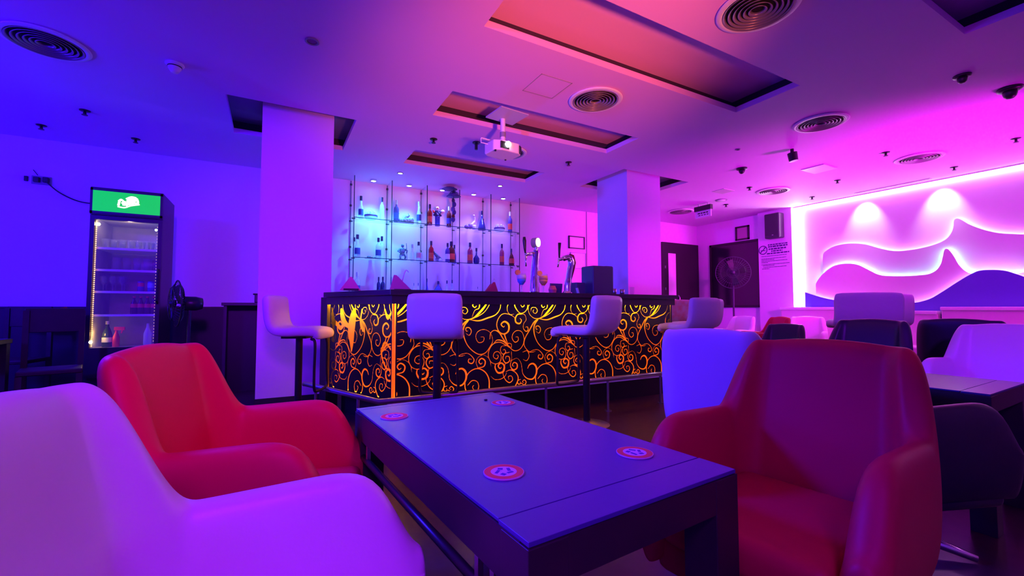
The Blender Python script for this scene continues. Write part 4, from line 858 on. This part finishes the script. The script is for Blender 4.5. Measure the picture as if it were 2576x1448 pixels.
# coasters
def coaster(label, x, y, ra):
    t = thing('beer_coaster', label, 'coaster', (x, y, .6205), ra, 'round coasters on the foreground table')
    obj('disc', B().cyl((0, 0, 0), .047, .003, 40), mat('coaster edge', (.75, .6, .6), .7), t, 'auto')
    obj('orange_ring', B().lathe([(.030, .0033), (.0455, .0033)], n=40, cap=False), mat('coaster orange', (.8, .16, .07), .7), t)
    obj('centre_print', B().lathe([(1e-4, .0034), (.030, .0034)], n=32), mat('coaster white', (.75, .7, .8), .7), t)
    b = B()
    for a, r, w, d in [(0, .016, .018, .008), (1.3, .017, .012, .01), (2.6, .015, .02, .007), (3.9, .018, .012, .01), (5.1, .016, .016, .008)]: b.box((r*math.cos(a), r*math.sin(a), .0037), (w, d, .0006), rz=a+1)
    obj('printed_motif', b, mat('coaster motif', (.1, .06, .3), .7), t)
coaster('orange rimmed coaster at the near left of the table', .479, .911, .3)
coaster('orange rimmed coaster at the near right of the table', .843, .866, 1.2)
coaster('orange rimmed coaster at the far left of the table', .386, 1.558, 2.2)
coaster('orange rimmed coaster at the far right of the table', .822, 1.568, .8)
tag(obj('crumb', B().box((.783, 1.649, .623), (.012, .008, .006)), BLACK, bevel=.001), 'tiny black scrap on the table left of the far right coaster', 'scrap')

# bar stools: local +Y is the facing direction
def bar_stool(label, m, loc, rz, s=(1, 1, 1)):
    t = thing('bar_stool', label, 'bar stool', loc, rz); t.scale = s
    zs = .80; hw = .195
    path = catmull([(.21, .755), (.22, .80), (.10, .812), (-.08, .808), (-.16, .83), (-.20, .90), (-.215, 1.00), (-.225, 1.11)], 4)
    b = B(); n = len(path); secs = []
    for i, (y, z) in enumerate(path):
        a = path[max(i-1, 0)]; c = path[min(i+1, n-1)]; ty, tz = c[0]-a[0], c[1]-a[1]; Ls = math.hypot(ty, tz); ny, nz = -tz/Ls, ty/Ls
        th = .040 if 0 < i < n-1 else .018; ww = hw*(1 if 1 < i < n-2 else .96)
        secs.append([(-ww, y+ny*th*.6, z+nz*th*.6), (-ww*.93, y+ny*th, z+nz*th), (ww*.93, y+ny*th, z+nz*th), (ww, y+ny*th*.6, z+nz*th*.6), (ww, y-ny*th*.6, z-nz*th*.6), (ww*.93, y-ny*th, z-nz*th), (-ww*.93, y-ny*th, z-nz*th), (-ww, y-ny*th*.6, z-nz*th*.6)])
    vs = [q for s_ in secs for q in s_]; fs = [(i*8+k, i*8+(k+1) % 8, (i+1)*8+(k+1) % 8, (i+1)*8+k) for i in range(n-1) for k in range(8)] + [tuple(range(8))[::-1], tuple((n-1)*8+k for k in range(8))]
    b.add(vs, fs); obj('padded_seat', b, m, t, True, sub=1)
    obj('seat_plate', B().box((0, 0, .765), (.24, .22, .02)), BLKMET, t)
    obj('post', B().cyl((0, 0, .02), .03, .74), BLKMET, t, 'auto')
    obj('footrest', B().tube(catmull([(-.13, .16, .755), (-.14, .20, .72), (-.145, .20, .5), (-.15, .205, .36), (-.10, .21, .33), (.10, .21, .33), (.15, .205, .36), (.145, .20, .5), (.14, .20, .72), (.13, .16, .755)], 5), .012, 8), BLKMET, t, True)
    obj('base_disc', B().lathe([(1e-4, 0), (.19, 0), (.195, .008), (.08, .025), (.035, .04), (1e-4, .04)], n=36), STEEL, t, 'auto')
    return t
bar_stool('white padded bar stool in side view at the left end of the bar', LW, (.21, 4.06, 0), F(-24), (1, .88, 1))
bar_stool('white padded bar stool with its back to us, second from the left', LW, (1.10, 3.17, 0), F(66))
bar_stool('white padded bar stool turned to the left, third from the left', LW, (2.40, 3.03, 0), F(104))
fab = mat('worn white cover', (.75, .7, .74), .7, bump=(14, .6))
bar_stool('white bar stool with crumpled cover at the right end of the bar', fab, (3.81, 3.12, 0), F(85))
bar_stool('white bar stool peeking out behind the crumpled cover one', LW, (4.26, 3.40, 0), F(85))
flor = mat('floral fabric', (.8, .62, .7), .7, noise=(16, (.8, .3, .35)))
bar_stool('bar stool with floral fabric back past the right end of the bar', flor, (4.50, 3.98, 0), F(80))
bar_stool('large bar chair with crumpled grey cover in front of the wave wall', fab, (5.35, 2.22, 0), F(35), (1.42, 1, 1.045))
bar_stool('bar chair almost hidden behind the large crumpled cover one', LW, (6.09, 2.335, 0), F(30), (1.2, 1, 1.045))

# ================================================================== DARK FURNITURE ON THE LEFT
def dining_chair(label, x, y, rz, top=1.0, bm=None):
    t = thing('dining_chair', label, 'chair', (x, y, 0), rz, 'dark wooden chairs by the left wall')
    obj('seat', B().bb((-.2, -.2, .43), (.2, .2, .47)), mat('dark seat', (.03, .01, .015), .5), t, bevel=.01)
    obj('backrest', B().bb((-.19, -.215, top-.22), (.19, -.19, top)), bm or DARK, t, bevel=.006)
    for sx in (-1, 1):
        obj('leg', B().bb((sx*.18-.02, .16, 0), (sx*.18+.02, .2, .43)), DARK, t)
        obj('leg', B().bb((sx*.18-.02, -.215, 0), (sx*.18+.02, -.18, top-.02)), DARK, t)
    return t
BR = mat('gold glint brown', (.30, .13, .03), .25)
dc = dining_chair('dark wooden chair by the left wall, nearest the fridge, its back catching gold light', -1.70, 5.40, R_(-165), 1.0)
obj('glint_slat', B().box((-.05, -.23, .94), (.09, .012, .13), ry=.35), BR, dc)  # added slat, its brown painting the gold reflection of the fridge leds
dining_chair('dark wooden chair by the left wall, second from the fridge', -2.35, 6.55, R_(170), 1.02)
dining_chair('dark wooden chair at the left edge of the photo', -2.6, 5.75, R_(60), .99)
t = thing('dining_table', 'dark wooden table among the dark chairs at the left edge', 'table', (-2.35, 5.1, 0)); obj('tabletop', B().bb((-.4, -.3, .70), (.4, .3, .74)), DARK, t, bevel=.004)
for sx in (-1, 1):
    for sy in (-1, 1): obj('leg', B().bb((sx*.36-.03, sy*.26-.03, 0), (sx*.36+.03, sy*.26+.03, .70)), DARK, t)
t = thing('high_table', 'tall dark table tucked between the fan and the left column', 'table', (-.30, 6.15, 0)); obj('tabletop', B().bb((-.20, -.2, 1.03), (.4, .3, 1.065)), DARK, t, bevel=.004); obj('side_panel', B().bb((-.18, -.15, 0), (-.15, .25, 1.03)), DARK, t); obj('side_panel', B().bb((.35, -.15, 0), (.38, .25, 1.03)), DARK, t); obj('front_panel', B().bb((-.15, .1, .0), (.35, .13, 1.03)), DARKP, t)
tag(obj('table_caddy', B().box((-.10, 6.15, 1.115), (.16, .12, .10)).box((-.10, 6.15, 1.17), (.2, .05, .02)), BLACK, bevel=.01), 'small black box on the tall table beside the left column', 'box')

# ================================================================== LIGHTS
def lamp(kind, loc, col, e, target=None, size=.15, blend=.8, cone=80, name='fill_or_fitting'):
    l = bpy.data.lights.new(name, kind); l.color = col; l.energy = e
    if kind == 'SPOT': l.spot_size = R_(cone); l.spot_blend = blend; l.shadow_soft_size = size
    elif kind == 'POINT': l.shadow_soft_size = size
    else: l.size = size
    o = bpy.data.objects.new(name, l); link(o); o.location = loc
    if target is not None: o.rotation_euler = (Vector(target)-Vector(loc)).to_track_quat('-Z', 'Y').to_euler()
    return o
BLUE = (.04, .005, 1); VIO = (.30, .008, 1); MAG = (1, .004, 1); PINKO = (1, .17, .12)  # coloured fills follow: unseen lamps added for the room's wash of colour
lamp('POINT', (-3.6, 4.6, 1.9), (.03, .003, 1), 230, size=.25)  # unseen blue lamp, left of view, for the left wall and ceiling
lamp('SPOT', (-3.2, 1.5, 2.4), (.03, .002, 1), 600, (-1.2, 7.0, 1.6), .2, 1, 90)  # unseen blue wash on the left of the back wall
lamp('SPOT', (-3.5, .5, 2.2), (.06, .03, 1), 1500, (4.5, 5.0, 1.6), .15, .6, 30)  # unseen blue lamp for the right column's left face
lamp('SPOT', (-1.6, 2.9, 2.5), (.03, .012, 1), 1150, (.45, 1.35, .6), .3, 1, 34)  # added blue fill on the foreground table
lamp('SPOT', (-.1, -1.6, 2.6), (.30, .008, 1), 1250, (.02, 5.0, 1.75), .2, 1, 27)  # unseen violet lamp for the left column
lamp('SPOT', (-.6, -1.2, 2.7), (.34, .008, 1), 320, (-.3, .9, .7), .3, 1, 75)  # added violet fill on the white armchair
lamp('SPOT', (1.3, -1.0, .9), PINKO, 1200, (2.1, 3.35, 3.0), .2, 1, 46)  # added uplight for the orange patch on the ceiling
lamp('SPOT', (5.0, -1.5, 2.3), MAG, 900, (4.88, 4.75, 1.7), .2, 1, 16)  # added magenta fill on the right column's front
lamp('SPOT', (.9, -.4, 2.7), (1, .0, .35), 150, (-.12, 1.72, .75), .1, 1, 26)  # rose spot added for the red armchair at left
lamp('SPOT', (-1.6, 2.6, 2.2), (.03, .012, 1), 750, (2.1, 1.5, .6), .15, 1, 22)  # added blue spot for the white armchair seen from behind
lamp('SPOT', (1.5, -1.2, 2.6), (.30, .01, 1), 380, (4.4, 1.2, .8), .2, 1, 40)  # added violet fill for the seats at right
lamp('SPOT', (7.4, -.3, .8), MAG, 1250, (7.1, 2.4, 3.0), .3, 1, 68)  # added magenta uplight on the right of the ceiling
lamp('SPOT', (8.5, 0, 2.4), MAG, 2300, (6.9, 7.1, 1.8), .5, 1, 42)  # added magenta wash on the right part of the back wall
lamp('SPOT', (4.2, -1.0, 2.3), MAG, 1300, (9.1, 5.9, 1.6), .2, 1, 30)  # added magenta wash around the sign pillar
lamp('SPOT', (4.0, 1.0, 2.7), MAG, 15, (9.1, 2.4, 1.4), .25, 1, 80)  # weak magenta fill added on the wave panels
lamp('SPOT', (6.2, -.8, 2.5), MAG, 190, (8.7, 2.6, .5), .2, 1, 55)  # magenta fill added for the booth sofas
lamp('SPOT', (2.9, 2.9, 2.93), (1, .5, .12), 60, (2.45, 3.9, 1.25), .04, .6, 24)  # added warm spot on the taps and cocktails
lamp('POINT', (-1.0, -1.5, 1.5), (.14, .01, 1), 45, size=.3)  # unseen violet-blue fill behind the camera
lamp('POINT', (2.2, 6.2, 1.05), (.06, .05, 1), 70, size=.08)  # blue fill hidden behind the bar, added for the ceiling above the shelves
for i in range(5):
    x = (PXS[i]+PXS[i+1])/2+.02
    lamp('SPOT', (x, 6.86, 2.955), (.06, .62, 1) if i < 2 else (.20, .20, 1), [150, 120, 90, 80, 70][i], (x, 7.08, 1.3), .05, 1, 74)
lamp('SPOT', (1.63, 6.40, 2.97), (.05, .65, 1), 110, (1.35, 7.1, 1.7), .03, 1, 62)
lamp('SPOT', (3.23, 6.29, 2.97), (.2, .2, 1), 60, (3.1, 7.1, 1.7), .03, 1, 70)
for y in (3.66, 2.66): lamp('SPOT', (8.86, y, 2.96), (1, .8, 1), 30, (9.1, y, 2.55), .03, .8, 70)
lamp('POINT', (FC.x, 5.98, 1.86), (1, .7, .45), .8, size=.02, name='fridge_lamp')
lamp('POINT', (FC.x-.2, 5.97, .74), (1, .55, .15), .5, size=.02, name='fridge_lamp')

w = bpy.data.worlds.new('world'); SC.world = w; w.use_nodes = True
w.node_tree.nodes['Background'].inputs[0].default_value = (.02, .008, .05, 1); w.node_tree.nodes['Background'].inputs[1].default_value = 0.3
vs_ = SC.view_settings; vs_.view_transform = 'Standard'; vs_.look = 'None'; vs_.exposure = 0; vs_.gamma = 1; vs_.use_curve_mapping = False
